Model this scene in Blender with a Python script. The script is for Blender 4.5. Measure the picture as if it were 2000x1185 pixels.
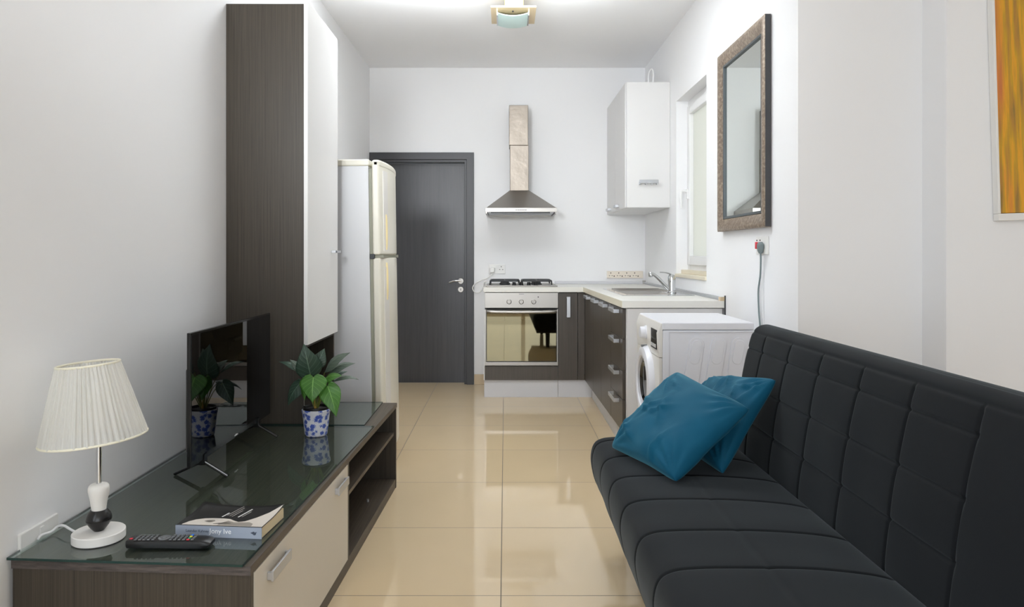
import bpy, bmesh, math, random
from mathutils import Vector, Matrix, noise

sc = bpy.context.scene
for o in list(bpy.data.objects):
    bpy.data.objects.remove(o)
COL = sc.collection
PI = math.pi
R = math.radians

# ------------------------------------------------------------------ camera
cam_d = bpy.data.cameras.new('camera')
cam_d.sensor_width = 36.0
cam_d.lens = 36.0 * 1386 / 2000
cam_d.shift_x = 13 / 2000
cam_d.shift_y = -95.5 / 2000
cam_d.clip_start = 0.05
cam = bpy.data.objects.new('camera', cam_d)
cam.location = (0, 0, 1.16)
cam.rotation_euler = (R(90), 0, 0)
COL.objects.link(cam)
sc.camera = cam

# ------------------------------------------------------------------ view
sc.view_settings.view_transform = 'Standard'
sc.view_settings.look = 'None'
sc.view_settings.gamma = 1.0
sc.view_settings.use_curve_mapping = False
sc.cycles.diffuse_bounces = 8
sc.cycles.max_bounces = 14
sc.view_settings.exposure = 0.14

# ------------------------------------------------------------------ world
w = bpy.data.worlds.new('world')
sc.world = w
w.use_nodes = True
bg = w.node_tree.nodes['Background']
bg.inputs[0].default_value = (0.86, 0.93, 1.0, 1)
bg.inputs[1].default_value = 2.2

# ------------------------------------------------------------------ lights (daylight coming in through the openings, plus two added fill lamps)
def area(name, loc, target, sx, sy, power, col=(1, 1, 1), spread=180):
    d = bpy.data.lights.new(name, 'AREA')
    d.shape = 'RECTANGLE'
    d.size = sx
    d.size_y = sy
    d.energy = power
    d.color = col
    d.spread = R(spread)
    o = bpy.data.objects.new(name, d)
    o.location = loc
    v = Vector(target) - Vector(loc)
    o.rotation_euler = v.to_track_quat('-Z', 'Y').to_euler()
    COL.objects.link(o)
    return o

area('daylight_side_window', (-1.30, 0.55, 1.45), (5, 0.55, 1.45), 1.5, 1.9, 10, (0.93, 0.97, 1.0))
area('daylight_balcony_door', (0.35, -2.28, 1.25), (0.35, 5, 1.25), 2.6, 2.1, 13.5, (0.93, 0.97, 1.0))
area('added_front_fill', (-0.8, 0.3, 1.9), (0.20, 6.0, 2.40), 0.35, 0.35, 9, (0.93, 0.97, 1.0), 60)  # added unseen fill lamp near the camera, brightens the kitchen end
area('added_ceiling_fill', (-0.14, 3.76, 2.50), (-0.14, 3.90, 2.83), 1.4, 0.7, 36, (0.92, 0.97, 1.0), 114)  # added unseen fill lamp, shines up so the ceiling lights the kitchen

# ================================================================== materials
def lin(c):
    return tuple(((v / 255) / 12.92 if v / 255 <= 0.04045 else ((v / 255 + 0.055) / 1.055) ** 2.4) for v in c) + (1,)

def mat(name, rgb, rough=0.5, metal=0.0, spec=0.5, bump=None, bscale=60, bstr=0.1, coat=0.0, sheen=0.0, var=0.0, vscale=3.0, **kw):
    m = bpy.data.materials.new(name)
    m.use_nodes = True
    nt = m.node_tree
    p = nt.nodes['Principled BSDF']
    p.inputs['Base Color'].default_value = lin(rgb)
    p.inputs['Roughness'].default_value = rough
    p.inputs['Metallic'].default_value = metal
    p.inputs['Specular IOR Level'].default_value = spec
    if coat:
        p.inputs['Coat Weight'].default_value = coat
        p.inputs['Coat Roughness'].default_value = 0.05
    if sheen:
        p.inputs['Sheen Weight'].default_value = sheen
        p.inputs['Sheen Roughness'].default_value = 0.4
        p.inputs['Sheen Tint'].default_value = kw.get('sheen_tint', (1, 1, 1, 1))
    tc = nt.nodes.new('ShaderNodeTexCoord')
    n = nt.nodes.new('ShaderNodeTexNoise')
    n.inputs['Scale'].default_value = bscale
    n.inputs['Detail'].default_value = 4
    nt.links.new(tc.outputs['Object'], n.inputs['Vector'])
    if bump:
        b = nt.nodes.new('ShaderNodeBump')
        b.inputs['Strength'].default_value = bstr
        b.inputs['Distance'].default_value = bump
        nt.links.new(n.outputs['Fac'], b.inputs['Height'])
        nt.links.new(b.outputs['Normal'], p.inputs['Normal'])
    if var:
        n2 = nt.nodes.new('ShaderNodeTexNoise')
        n2.inputs['Scale'].default_value = vscale
        nt.links.new(tc.outputs['Object'], n2.inputs['Vector'])
        h = nt.nodes.new('ShaderNodeHueSaturation')
        h.inputs['Color'].default_value = lin(rgb)
        mr = nt.nodes.new('ShaderNodeMapRange')
        mr.inputs[3].default_value = 1 - var
        mr.inputs[4].default_value = 1 + var
        nt.links.new(n2.outputs['Fac'], mr.inputs[0])
        nt.links.new(mr.outputs[0], h.inputs['Value'])
        nt.links.new(h.outputs[0], p.inputs['Base Color'])
    return m

def wood(name, dark, light, scale, rough=0.42, spec=0.4, streak=1.0):
    """fine straight grain; 'scale' stretches the noise per axis"""
    m = bpy.data.materials.new(name)
    m.use_nodes = True
    nt = m.node_tree
    p = nt.nodes['Principled BSDF']
    p.inputs['Roughness'].default_value = rough
    p.inputs['Specular IOR Level'].default_value = spec
    g = nt.nodes.new('ShaderNodeNewGeometry')
    mp = nt.nodes.new('ShaderNodeMapping')
    mp.inputs['Scale'].default_value = scale
    nt.links.new(g.outputs['Position'], mp.inputs['Vector'])
    n = nt.nodes.new('ShaderNodeTexNoise')
    n.inputs['Scale'].default_value = 1.0
    n.inputs['Detail'].default_value = 5
    n.inputs['Roughness'].default_value = 0.7
    nt.links.new(mp.outputs[0], n.inputs['Vector'])
    cr = nt.nodes.new('ShaderNodeValToRGB')
    cr.color_ramp.elements[0].position = 0.32
    cr.color_ramp.elements[0].color = lin(dark)
    cr.color_ramp.elements[1].position = 0.68
    cr.color_ramp.elements[1].color = lin(light)
    nt.links.new(n.outputs['Fac'], cr.inputs[0])
    nt.links.new(cr.outputs[0], p.inputs['Base Color'])
    b = nt.nodes.new('ShaderNodeBump')
    b.inputs['Strength'].default_value = 0.12
    b.inputs['Distance'].default_value = 0.001
    nt.links.new(n.outputs['Fac'], b.inputs['Height'])
    nt.links.new(b.outputs[0], p.inputs['Normal'])
    return m

def floor_mat():
    m = bpy.data.materials.new('polished_beige_tile')
    m.use_nodes = True
    nt = m.node_tree
    L = nt.links
    p = nt.nodes['Principled BSDF']
    g = nt.nodes.new('ShaderNodeNewGeometry')
    s = nt.nodes.new('ShaderNodeSeparateXYZ')
    L.new(g.outputs['Position'], s.inputs[0])
    def mth(op, a, b=None, c=None):
        n = nt.nodes.new('ShaderNodeMath')
        n.operation = op
        for i, v in enumerate((a, b, c)):
            if v is None:
                continue
            if isinstance(v, (int, float)):
                n.inputs[i].default_value = v
            else:
                L.new(v, n.inputs[i])
        return n.outputs[0]
    T = 0.6
    ux = mth('DIVIDE', mth('ADD', s.outputs[0], 0.015 + 6.0), T)
    uy = mth('DIVIDE', mth('ADD', s.outputs[1], -3.015 + 6.0), T)
    def edge(u):
        f = mth('FRACT', u)
        return mth('MULTIPLY', mth('SUBTRACT', 0.5, mth('ABSOLUTE', mth('SUBTRACT', f, 0.5))), T)
    d = mth('MINIMUM', edge(ux), edge(uy))
    gr = nt.nodes.new('ShaderNodeMapRange')
    gr.inputs[1].default_value = 0.0010
    gr.inputs[2].default_value = 0.0022
    L.new(d, gr.inputs[0])
    cell = nt.nodes.new('ShaderNodeCombineXYZ')
    L.new(mth('FLOOR', ux), cell.inputs[0])
    L.new(mth('FLOOR', uy), cell.inputs[1])
    wn = nt.nodes.new('ShaderNodeTexWhiteNoise')
    L.new(cell.outputs[0], wn.inputs['Vector'])
    nz = nt.nodes.new('ShaderNodeTexNoise')
    nz.inputs['Scale'].default_value = 2.2
    nz.inputs['Detail'].default_value = 3
    L.new(g.outputs['Position'], nz.inputs['Vector'])
    val = mth('ADD', mth('MULTIPLY', wn.outputs[0], 0.04), mth('ADD', mth('MULTIPLY', nz.outputs['Fac'], 0.10), 0.93))
    hs = nt.nodes.new('ShaderNodeHueSaturation')
    hs.inputs['Color'].default_value = lin((216, 194, 160))
    L.new(val, hs.inputs['Value'])
    mx = nt.nodes.new('ShaderNodeMix')
    mx.data_type = 'RGBA'
    mx.inputs[6].default_value = lin((98, 88, 74))
    L.new(gr.outputs[0], mx.inputs[0])
    L.new(hs.outputs[0], mx.inputs[7])
    L.new(mx.outputs[2], p.inputs['Base Color'])
    rr = nt.nodes.new('ShaderNodeMapRange')
    rr.inputs[3].default_value = 0.5
    rr.inputs[4].default_value = 0.045
    L.new(gr.outputs[0], rr.inputs[0])
    L.new(rr.outputs[0], p.inputs['Roughness'])
    p.inputs['IOR'].default_value = 1.6
    b = nt.nodes.new('ShaderNodeBump')
    b.inputs['Strength'].default_value = 0.3
    b.inputs['Distance'].default_value = 0.0008
    L.new(gr.outputs[0], b.inputs['Height'])
    L.new(b.outputs[0], p.inputs['Normal'])
    return m

def sheet_glass(name, tint, ior=1.5, rough=0.0):
    m = bpy.data.materials.new(name)
    m.use_nodes = True
    nt = m.node_tree
    nt.nodes.remove(nt.nodes['Principled BSDF'])
    t = nt.nodes.new('ShaderNodeBsdfTransparent')
    t.inputs[0].default_value = tint
    g = nt.nodes.new('ShaderNodeBsdfGlossy')
    g.inputs['Roughness'].default_value = rough
    g.inputs['Color'].default_value = (0.93, 0.97, 0.97, 1)
    f = nt.nodes.new('ShaderNodeFresnel')
    f.inputs[0].default_value = ior
    mx = nt.nodes.new('ShaderNodeMixShader')
    ge = nt.nodes.new('ShaderNodeNewGeometry')     # reflect on the way in only
    fm = nt.nodes.new('ShaderNodeMath')
    fm.operation = 'MULTIPLY'
    inv = nt.nodes.new('ShaderNodeMath')
    inv.operation = 'SUBTRACT'
    inv.inputs[0].default_value = 1.0
    nt.links.new(ge.outputs['Backfacing'], inv.inputs[1])
    nt.links.new(f.outputs[0], fm.inputs[0])
    nt.links.new(inv.outputs[0], fm.inputs[1])
    nt.links.new(fm.outputs[0], mx.inputs[0])
    nt.links.new(t.outputs[0], mx.inputs[1])
    nt.links.new(g.outputs[0], mx.inputs[2])
    nt.links.new(mx.outputs[0], nt.nodes['Material Output'].inputs[0])
    return m

def translucent(name, rgb, mix=0.5, transp=0.0):
    m = bpy.data.materials.new(name)
    m.use_nodes = True
    nt = m.node_tree
    nt.nodes.remove(nt.nodes['Principled BSDF'])
    a = nt.nodes.new('ShaderNodeBsdfDiffuse')
    a.inputs[0].default_value = lin(rgb)
    b = nt.nodes.new('ShaderNodeBsdfTranslucent')
    b.inputs[0].default_value = lin(rgb)
    mx = nt.nodes.new('ShaderNodeMixShader')
    mx.inputs[0].default_value = mix
    nt.links.new(a.outputs[0], mx.inputs[1])
    nt.links.new(b.outputs[0], mx.inputs[2])
    out = mx.outputs[0]
    if transp:
        t = nt.nodes.new('ShaderNodeBsdfTransparent')
        m2 = nt.nodes.new('ShaderNodeMixShader')
        m2.inputs[0].default_value = transp
        nt.links.new(out, m2.inputs[1])
        nt.links.new(t.outputs[0], m2.inputs[2])
        out = m2.outputs[0]
    nt.links.new(out, nt.nodes['Material Output'].inputs[0])
    return m

M = {}
M['wall'] = mat('white_wall_paint', (238, 238, 239), 0.85, spec=0.2, bump=0.001, bscale=90, bstr=0.05, var=0.012, vscale=1.3)
M['ceiling'] = mat('ceiling_paint', (242, 242, 243), 0.9, spec=0.15)
M['floor'] = floor_mat()
M['skirt'] = mat('beige_skirting_tile', (206, 184, 150), 0.15, spec=0.5, var=0.03)
M['sill'] = mat('cream_stone_sill', (226, 216, 194), 0.4, var=.05, vscale=12)
GV = (260, 260, 2.0)
M['wood_v'] = wood('dark_oak_vertical', (49, 43, 36), (73, 66, 56), GV)
M['wood_y'] = wood('dark_oak_lengthwise', (58, 51, 44), (92, 82, 70), (220, 3, 220))
M['wood_x'] = wood('dark_oak_crosswise', (46, 42, 42), (92, 84, 80), (3, 170, 120))
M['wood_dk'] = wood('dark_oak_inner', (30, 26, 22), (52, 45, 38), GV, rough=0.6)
M['kitchen'] = wood('dark_kitchen_front', (70, 64, 58), (88, 81, 74), (200, 200, 2.5), rough=0.35, spec=0.45)
M['door'] = wood('charcoal_door_veneer', (68, 68, 72), (78, 78, 82), (60, 60, 2.0), rough=0.36, spec=0.5)
M['doorframe'] = mat('charcoal_frame', (62, 62, 65), 0.4)
M['cream'] = mat('cream_laminate', (212, 204, 190), 0.35, spec=0.4)
M['white_gloss'] = mat('white_gloss_laminate', (220, 219, 218), 0.38, spec=0.45)
M['white'] = mat('white_plastic', (232, 232, 232), 0.35)
M['plinth'] = mat('pale_plinth', (208, 208, 212), 0.4)
M['worktop'] = mat('cream_white_worktop', (226, 224, 217), 0.3, var=0.015, vscale=20)
M['worktop_edge'] = mat('worktop_edge_beige', (226, 220, 200), 0.4)
M['appliance'] = mat('white_enamel', (226, 227, 233), 0.28, spec=0.5)
M['appl_front'] = mat('warm_white_enamel', (222, 219, 214), 0.3)
M['fridge'] = mat('fridge_side_white', (212, 213, 216), 0.4, bump=0.001, bscale=200, bstr=0.05)
M['fridge_door'] = mat('aged_ivory_enamel', (224, 220, 206), 0.3)
M['yellowed'] = mat('yellowed_plastic', (232, 214, 160), 0.4)
M['seal'] = mat('grey_green_seal', (150, 150, 134), 0.6)
M['black'] = mat('black_plastic', (20, 20, 21), 0.35)
M['black_matte'] = mat('matte_black', (16, 16, 17), 0.7)
M['steel'] = mat('brushed_steel', (172, 168, 163), 0.36, 1.0, bump=0.0005, bscale=300, bstr=0.08)
M['steel_warm'] = mat('brushed_steel_hood', (150, 141, 131), 0.42, 1.0, bump=0.01, bscale=9, bstr=0.5)
M['chrome'] = mat('chrome', (210, 212, 214), 0.08, 1.0)
M['alu'] = mat('satin_aluminium', (196, 198, 202), 0.35, 0.85)
M['iron'] = mat('cast_iron', (52, 54, 56), 0.5)
M['screen'] = mat('tv_screen', (3, 3, 4), 0.02, spec=0.55)
M['bezel'] = mat('tv_bezel', (14, 14, 15), 0.18)
M['oven_glass'] = mat('bronze_oven_glass', (128, 120, 96), 0.02, 1.0)
M['oven_in'] = mat('oven_door_border', (30, 28, 26), 0.2)
M['glass_top'] = sheet_glass('green_tinted_sheet_glass', (0.86, 0.93, 0.91, 1), 1.95)
M['glass_edge'] = mat('glass_edge_green', (22, 52, 48), 0.15)
M['frost'] = translucent('frosted_window_glass', (225, 225, 219), 0.75)
M['shade'] = translucent('pleated_organza', (242, 241, 236), 0.45, 0.22)
M['shade_rim'] = mat('shade_rim', (236, 232, 212), 0.7)
M['lamp_white'] = mat('white_painted_wood', (232, 230, 226), 0.45)
M['lamp_black'] = mat('black_turned_wood', (22, 21, 22), 0.25, bump=0.001, bscale=40, bstr=0.2)
M['bulb'] = mat('bulb_glass', (230, 230, 226), 0.3)
M['sofa'] = mat('charcoal_velvet', (16, 18, 21), 0.85, spec=0.2, sheen=0.15, bump=0.0006, bscale=500, bstr=0.15, var=0.12, vscale=5, sheen_tint=(0.75, 0.85, 0.9, 1))
M['sofa_base'] = mat('black_sofa_frame', (20, 20, 22), 0.6)
M['teal'] = mat('teal_velvet', (0, 80, 108), 0.75, spec=0.25, sheen=0.4, bump=0.004, bscale=9, bstr=0.35, var=0.15, vscale=8, sheen_tint=(0.3, 0.75, 0.9, 1))
M['mirror'] = mat('mirror_silver', (232, 238, 234), 0.0, 1.0)
M['socket'] = mat('socket_white', (232, 231, 228), 0.35)
M['socket_cream'] = mat('socket_cream', (232, 222, 208), 0.4)
M['hole'] = mat('socket_hole', (70, 60, 55), 0.8)
M['grey_plug'] = mat('grey_plug', (120, 132, 134), 0.5)
M['red'] = mat('red_switch', (224, 60, 72), 0.4)
M['brass'] = mat('pale_brass', (214, 192, 128), 0.3, 0.6)
M['gold_plate'] = mat('champagne_plate', (206, 186, 150), 0.35, 0.35)
M['lamp_glass'] = mat('aqua_lamp_glass', (184, 206, 202), 0.35, spec=0.5)
M['paper'] = mat('book_pages', (226, 208, 170), 0.8)
M['cover'] = mat('book_cover_black', (34, 33, 32), 0.35)
M['cover_face'] = mat('book_cover_pale', (216, 208, 198), 0.35)
M['cover_skin'] = mat('book_cover_mid_grey', (150, 143, 134), 0.4)
M['cover_dark'] = mat('book_cover_shadow', (84, 78, 72), 0.4)
M['spine'] = mat('book_spine_blue_grey', (152, 160, 174), 0.35)
M['ink'] = mat('dark_ink', (62, 70, 84), 0.5)
M['white_ink'] = mat('white_ink', (240, 240, 240), 0.5)
M['grey_ink'] = mat('grey_ink', (176, 172, 166), 0.5)
M['soil'] = mat('potting_soil', (48, 44, 42), 0.95, bump=0.004, bscale=80, bstr=0.8, var=0.4, vscale=60)
M['stem'] = mat('leaf_stem', (110, 120, 50), 0.6)
M['stem_y'] = mat('yellow_stem_base', (176, 140, 60), 0.6)
M['button'] = mat('remote_button', (104, 106, 108), 0.5)
M['b_red'] = mat('button_red', (220, 50, 70), 0.4)
M['b_green'] = mat('button_green', (30, 170, 130), 0.4)
M['b_yellow'] = mat('button_yellow', (230, 220, 60), 0.4)
M['b_blue'] = mat('button_blue', (40, 110, 220), 0.4)
M['marker'] = mat('white_print', (220, 220, 220), 0.4)

def leaf_mat(name, a, b):
    m = bpy.data.materials.new(name)
    m.use_nodes = True
    nt = m.node_tree
    p = nt.nodes['Principled BSDF']
    uv = nt.nodes.new('ShaderNodeUVMap')
    sp = nt.nodes.new('ShaderNodeSeparateXYZ')
    nt.links.new(uv.outputs[0], sp.inputs[0])
    # u = across (0..1, 0.5 is the midrib), v = along; side veins run out and forward
    def mth(op, x, y=None):
        n = nt.nodes.new('ShaderNodeMath')
        n.operation = op
        for i, v in enumerate((x, y)):
            if v is None:
                continue
            if isinstance(v, (int, float)):
                n.inputs[i].default_value = v
            else:
                nt.links.new(v, n.inputs[i])
        return n.outputs[0]
    au = mth('ABSOLUTE', mth('SUBTRACT', sp.outputs[0], 0.5))
    ph = mth('SUBTRACT', mth('MULTIPLY', sp.outputs[1], 6.0), mth('MULTIPLY', au, 4.0))
    vein = mth('ABSOLUTE', mth('SUBTRACT', mth('FRACT', ph), 0.5))
    v1 = mth('GREATER_THAN', vein, 0.455)
    v2 = mth('LESS_THAN', au, 0.018)
    vv = mth('MAXIMUM', mth('MULTIPLY', v1, 0.5), v2)
    mx = nt.nodes.new('ShaderNodeMix')
    mx.data_type = 'RGBA'
    mx.inputs[6].default_value = lin(a)
    mx.inputs[7].default_value = lin(b)
    nt.links.new(vv, mx.inputs[0])
    nt.links.new(mx.outputs[2], p.inputs['Base Color'])
    p.inputs['Roughness'].default_value = 0.42
    bp = nt.nodes.new('ShaderNodeBump')
    bp.inputs['Strength'].default_value = 0.4
    bp.inputs['Distance'].default_value = 0.002
    nt.links.new(vein, bp.inputs['Height'])
    nt.links.new(bp.outputs[0], p.inputs['Normal'])
    return m
M['leaf_dark'] = leaf_mat('leaf_dark_green', (52, 74, 60), (104, 128, 110))
M['leaf_grey'] = leaf_mat('leaf_grey_green', (84, 98, 86), (124, 138, 120))
M['leaf_bright'] = leaf_mat('leaf_bright_green', (66, 116, 42), (120, 170, 84))

def pot_mat():
    m = bpy.data.materials.new('blue_and_white_glaze')
    m.use_nodes = True
    nt = m.node_tree
    L = nt.links
    p = nt.nodes['Principled BSDF']
    tc = nt.nodes.new('ShaderNodeTexCoord')
    def nzt(scale, detail, dist=0):
        n = nt.nodes.new('ShaderNodeTexNoise')
        n.inputs['Scale'].default_value = scale
        n.inputs['Detail'].default_value = detail
        n.inputs['Distortion'].default_value = dist
        L.new(tc.outputs['Object'], n.inputs['Vector'])
        return n.outputs['Fac']
    v = nt.nodes.new('ShaderNodeTexVoronoi')
    v.inputs['Scale'].default_value = 50
    v.inputs['Randomness'].default_value = 0.9
    L.new(tc.outputs['Object'], v.inputs['Vector'])
    ad = nt.nodes.new('ShaderNodeMath')
    ad.operation = 'MULTIPLY_ADD'
    L.new(nzt(150, 3, 1.5), ad.inputs[0])
    ad.inputs[1].default_value = 0.9
    L.new(v.outputs['Distance'], ad.inputs[2])
    cr = nt.nodes.new('ShaderNodeValToRGB')
    e = cr.color_ramp.elements
    e[0].position = 0.82
    e[0].color = lin((74, 96, 182))
    e[1].position = 1.0
    e[1].color = lin((226, 226, 232))
    e.new(0.91).color = lin((112, 134, 204))
    e.new(0.97).color = lin((214, 216, 228))
    L.new(ad.outputs[0], cr.inputs[0])
    L.new(cr.outputs[0], p.inputs['Base Color'])
    p.inputs['Roughness'].default_value = 0.3
    return m
M['pot'] = pot_mat()

def painting_mat():
    m = bpy.data.materials.new('ochre_abstract_paint')
    m.use_nodes = True
    nt = m.node_tree
    L = nt.links
    p = nt.nodes['Principled BSDF']
    g = nt.nodes.new('ShaderNodeTexCoord')
    def layer(scale, s, det):
        mp = nt.nodes.new('ShaderNodeMapping')
        mp.inputs['Scale'].default_value = scale
        L.new(g.outputs['Object'], mp.inputs[0])
        n = nt.nodes.new('ShaderNodeTexNoise')
        n.inputs['Scale'].default_value = s
        n.inputs['Detail'].default_value = det
        L.new(mp.outputs[0], n.inputs['Vector'])
        return n.outputs['Fac']
    a = layer((46, 1, 3.0), 1.0, 9)
    cr = nt.nodes.new('ShaderNodeValToRGB')
    e = cr.color_ramp.elements
    e[0].position = 0.30
    e[0].color = lin((128, 112, 52))
    e[1].position = 0.74
    e[1].color = lin((222, 186, 40))
    e.new(0.40).color = lin((178, 128, 52))
    e.new(0.50).color = lin((196, 152, 34))
    e.new(0.58).color = lin((226, 160, 34))
    e.new(0.66).color = lin((206, 150, 40))
    L.new(a, cr.inputs[0])
    b = layer((8, 1, 0.9), 1.0, 3)
    r2 = nt.nodes.new('ShaderNodeValToRGB')
    r2.color_ramp.elements[0].position = 0.62
    r2.color_ramp.elements[0].color = (0, 0, 0, 1)
    r2.color_ramp.elements[1].position = 0.72
    r2.color_ramp.elements[1].color = (0.6, 0.6, 0.6, 1)
    L.new(b, r2.inputs[0])
    mx = nt.nodes.new('ShaderNodeMix')
    mx.data_type = 'RGBA'
    L.new(r2.outputs[0], mx.inputs[0])
    L.new(cr.outputs[0], mx.inputs[6])
    mx.inputs[7].default_value = lin((216, 108, 70))
    L.new(mx.outputs[2], p.inputs['Base Color'])
    p.inputs['Roughness'].default_value = 0.6
    bp = nt.nodes.new('ShaderNodeBump')
    bp.inputs['Strength'].default_value = 0.7
    bp.inputs['Distance'].default_value = 0.004
    L.new(layer((60, 60, 14), 1.0, 6), bp.inputs['Height'])
    L.new(bp.outputs[0], p.inputs['Normal'])
    return m
M['painting'] = painting_mat()

def frame_mat():
    m = bpy.data.materials.new('antique_bronze_frame')
    m.use_nodes = True
    nt = m.node_tree
    L = nt.links
    p = nt.nodes['Principled BSDF']
    tc = nt.nodes.new('ShaderNodeTexCoord')
    n = nt.nodes.new('ShaderNodeTexNoise')
    n.inputs['Scale'].default_value = 70
    n.inputs['Detail'].default_value = 6
    L.new(tc.outputs['Object'], n.inputs['Vector'])
    cr = nt.nodes.new('ShaderNodeValToRGB')
    cr.color_ramp.elements[0].position = 0.42
    cr.color_ramp.elements[0].color = lin((132, 116, 103))
    cr.color_ramp.elements[1].position = 0.66
    cr.color_ramp.elements[1].color = lin((172, 156, 138))
    L.new(n.outputs['Fac'], cr.inputs[0])
    L.new(cr.outputs[0], p.inputs['Base Color'])
    p.inputs['Metallic'].default_value = 0.35
    p.inputs['Roughness'].default_value = 0.45
    bp = nt.nodes.new('ShaderNodeBump')
    bp.inputs['Strength'].default_value = 0.5
    bp.inputs['Distance'].default_value = 0.003
    L.new(n.outputs['Fac'], bp.inputs['Height'])
    L.new(bp.outputs[0], p.inputs['Normal'])
    return m
M['mframe'] = frame_mat()
M['mframe_lip'] = mat('mirror_inner_lip', (86, 92, 96), 0.4, 0.3, bump=0.003, bscale=120, bstr=0.5)
M['mframe_side'] = mat('mirror_frame_side', (62, 62, 64), 0.6)

# ================================================================== mesh helpers
def nb():
    return bmesh.new()

def box(bm, x0, x1, y0, y1, z0, z1, mx=None):
    c = [(x, y, z) for x in (x0, x1) for y in (y0, y1) for z in (z0, z1)]
    v = [bm.verts.new(mx @ Vector(p) if mx else p) for p in c]
    for f in ((0, 1, 3, 2), (4, 6, 7, 5), (0, 4, 5, 1), (2, 3, 7, 6), (0, 2, 6, 4), (1, 5, 7, 3)):
        bm.faces.new([v[i] for i in f])
    return bm

def bx(*a, **k):
    return box(nb(), *a, **k)

def prism(bm, pts, lo, hi, axis='z'):
    """polygon pts extruded from lo to hi along an axis"""
    def P(a, b, h):
        return {'z': (a, b, h), 'y': (a, h, b), 'x': (h, a, b)}[axis]
    A = [bm.verts.new(P(a, b, lo)) for a, b in pts]
    B = [bm.verts.new(P(a, b, hi)) for a, b in pts]
    n = len(pts)
    bm.faces.new(A)
    bm.faces.new(B[::-1])
    for i in range(n):
        bm.faces.new([A[i], B[i], B[(i + 1) % n], A[(i + 1) % n]])
    bmesh.ops.recalc_face_normals(bm, faces=bm.faces[:])
    return bm

def lathe(bm, c, prof, seg=32, axis='z', cap=True):
    rings = []
    for r, h in prof:
        ring = []
        for i in range(seg):
            a = 2 * PI * i / seg
            u, v = r * math.cos(a), r * math.sin(a)
            p = {'z': (u, v, h), 'x': (h, u, v), 'y': (u, h, v)}[axis]
            ring.append(bm.verts.new((c[0] + p[0], c[1] + p[1], c[2] + p[2])))
        rings.append(ring)
    for a, b in zip(rings, rings[1:]):
        for i in range(seg):
            bm.faces.new([a[i], a[(i + 1) % seg], b[(i + 1) % seg], b[i]])
    if cap:
        bm.faces.new(rings[0][::-1])
        bm.faces.new(rings[-1])
    bmesh.ops.recalc_face_normals(bm, faces=bm.faces[:])
    return bm

def smooth_prof(prof, n=4):
    return [(max(.0005, v.x), v.z) for v in catmull([(r, 0, h) for r, h in prof], n)]

def catmull(P, n=8):
    P = [Vector(p) for p in P]
    if len(P) < 3:
        return P
    Q = [2 * P[0] - P[1]] + P + [2 * P[-1] - P[-2]]
    out = []
    for i in range(1, len(Q) - 2):
        a, b, c, d = Q[i - 1:i + 3]
        for k in range(n):
            t = k / n
            out.append(0.5 * ((2 * b) + (c - a) * t + (2 * a - 5 * b + 4 * c - d) * t * t + (3 * b - a - 3 * c + d) * t ** 3))
    out.append(P[-1])
    return out

def tube(bm, P, r, seg=10, smooth=True, n=8, r1=None, flat=None):
    P = catmull(P, n) if smooth else [Vector(p) for p in P]
    rings = []
    up = None
    N = len(P)
    for i, p in enumerate(P):
        t = (P[min(i + 1, N - 1)] - P[max(i - 1, 0)]).normalized()
        if up is None:
            up = Vector((0, 0, 1)) if abs(t.z) < 0.9 else Vector((1, 0, 0))
        s = t.cross(up).normalized()
        up = s.cross(t).normalized()
        rr = r if r1 is None else r + (r1 - r) * i / max(1, N - 1)
        ring = []
        for k in range(seg):
            a = 2 * PI * k / seg
            ring.append(bm.verts.new(p + rr * (math.cos(a) * s + (flat or 1.0) * math.sin(a) * up)))
        rings.append(ring)
    for a, b in zip(rings, rings[1:]):
        for i in range(seg):
            bm.faces.new([a[i], a[(i + 1) % seg], b[(i + 1) % seg], b[i]])
    bm.faces.new(rings[0][::-1])
    bm.faces.new(rings[-1])
    bmesh.ops.recalc_face_normals(bm, faces=bm.faces[:])
    return bm

WM = {}   # world matrices of roots and parts
def tag(o, label=None, cat=None, group=None, kind=None):
    if label:
        o['label'] = label
    if cat:
        o['category'] = cat
    if group:
        o['group'] = group
    if kind:
        o['kind'] = kind
    return o

def thing(name, loc, label, cat, rot=(0, 0, 0), group=None):
    o = bpy.data.objects.new(name, None)
    o.empty_display_size = 0.1
    COL.objects.link(o)
    o.location = loc
    o.rotation_euler = rot
    from mathutils import Euler
    WM[o] = Matrix.Translation(loc) @ Euler(rot).to_matrix().to_4x4()
    return tag(o, label, cat, group)

def struct_root(name, loc):
    o = bpy.data.objects.new(name, None)
    COL.objects.link(o)
    o.location = loc
    WM[o] = Matrix.Translation(loc)
    o['kind'] = 'structure'
    return o

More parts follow.
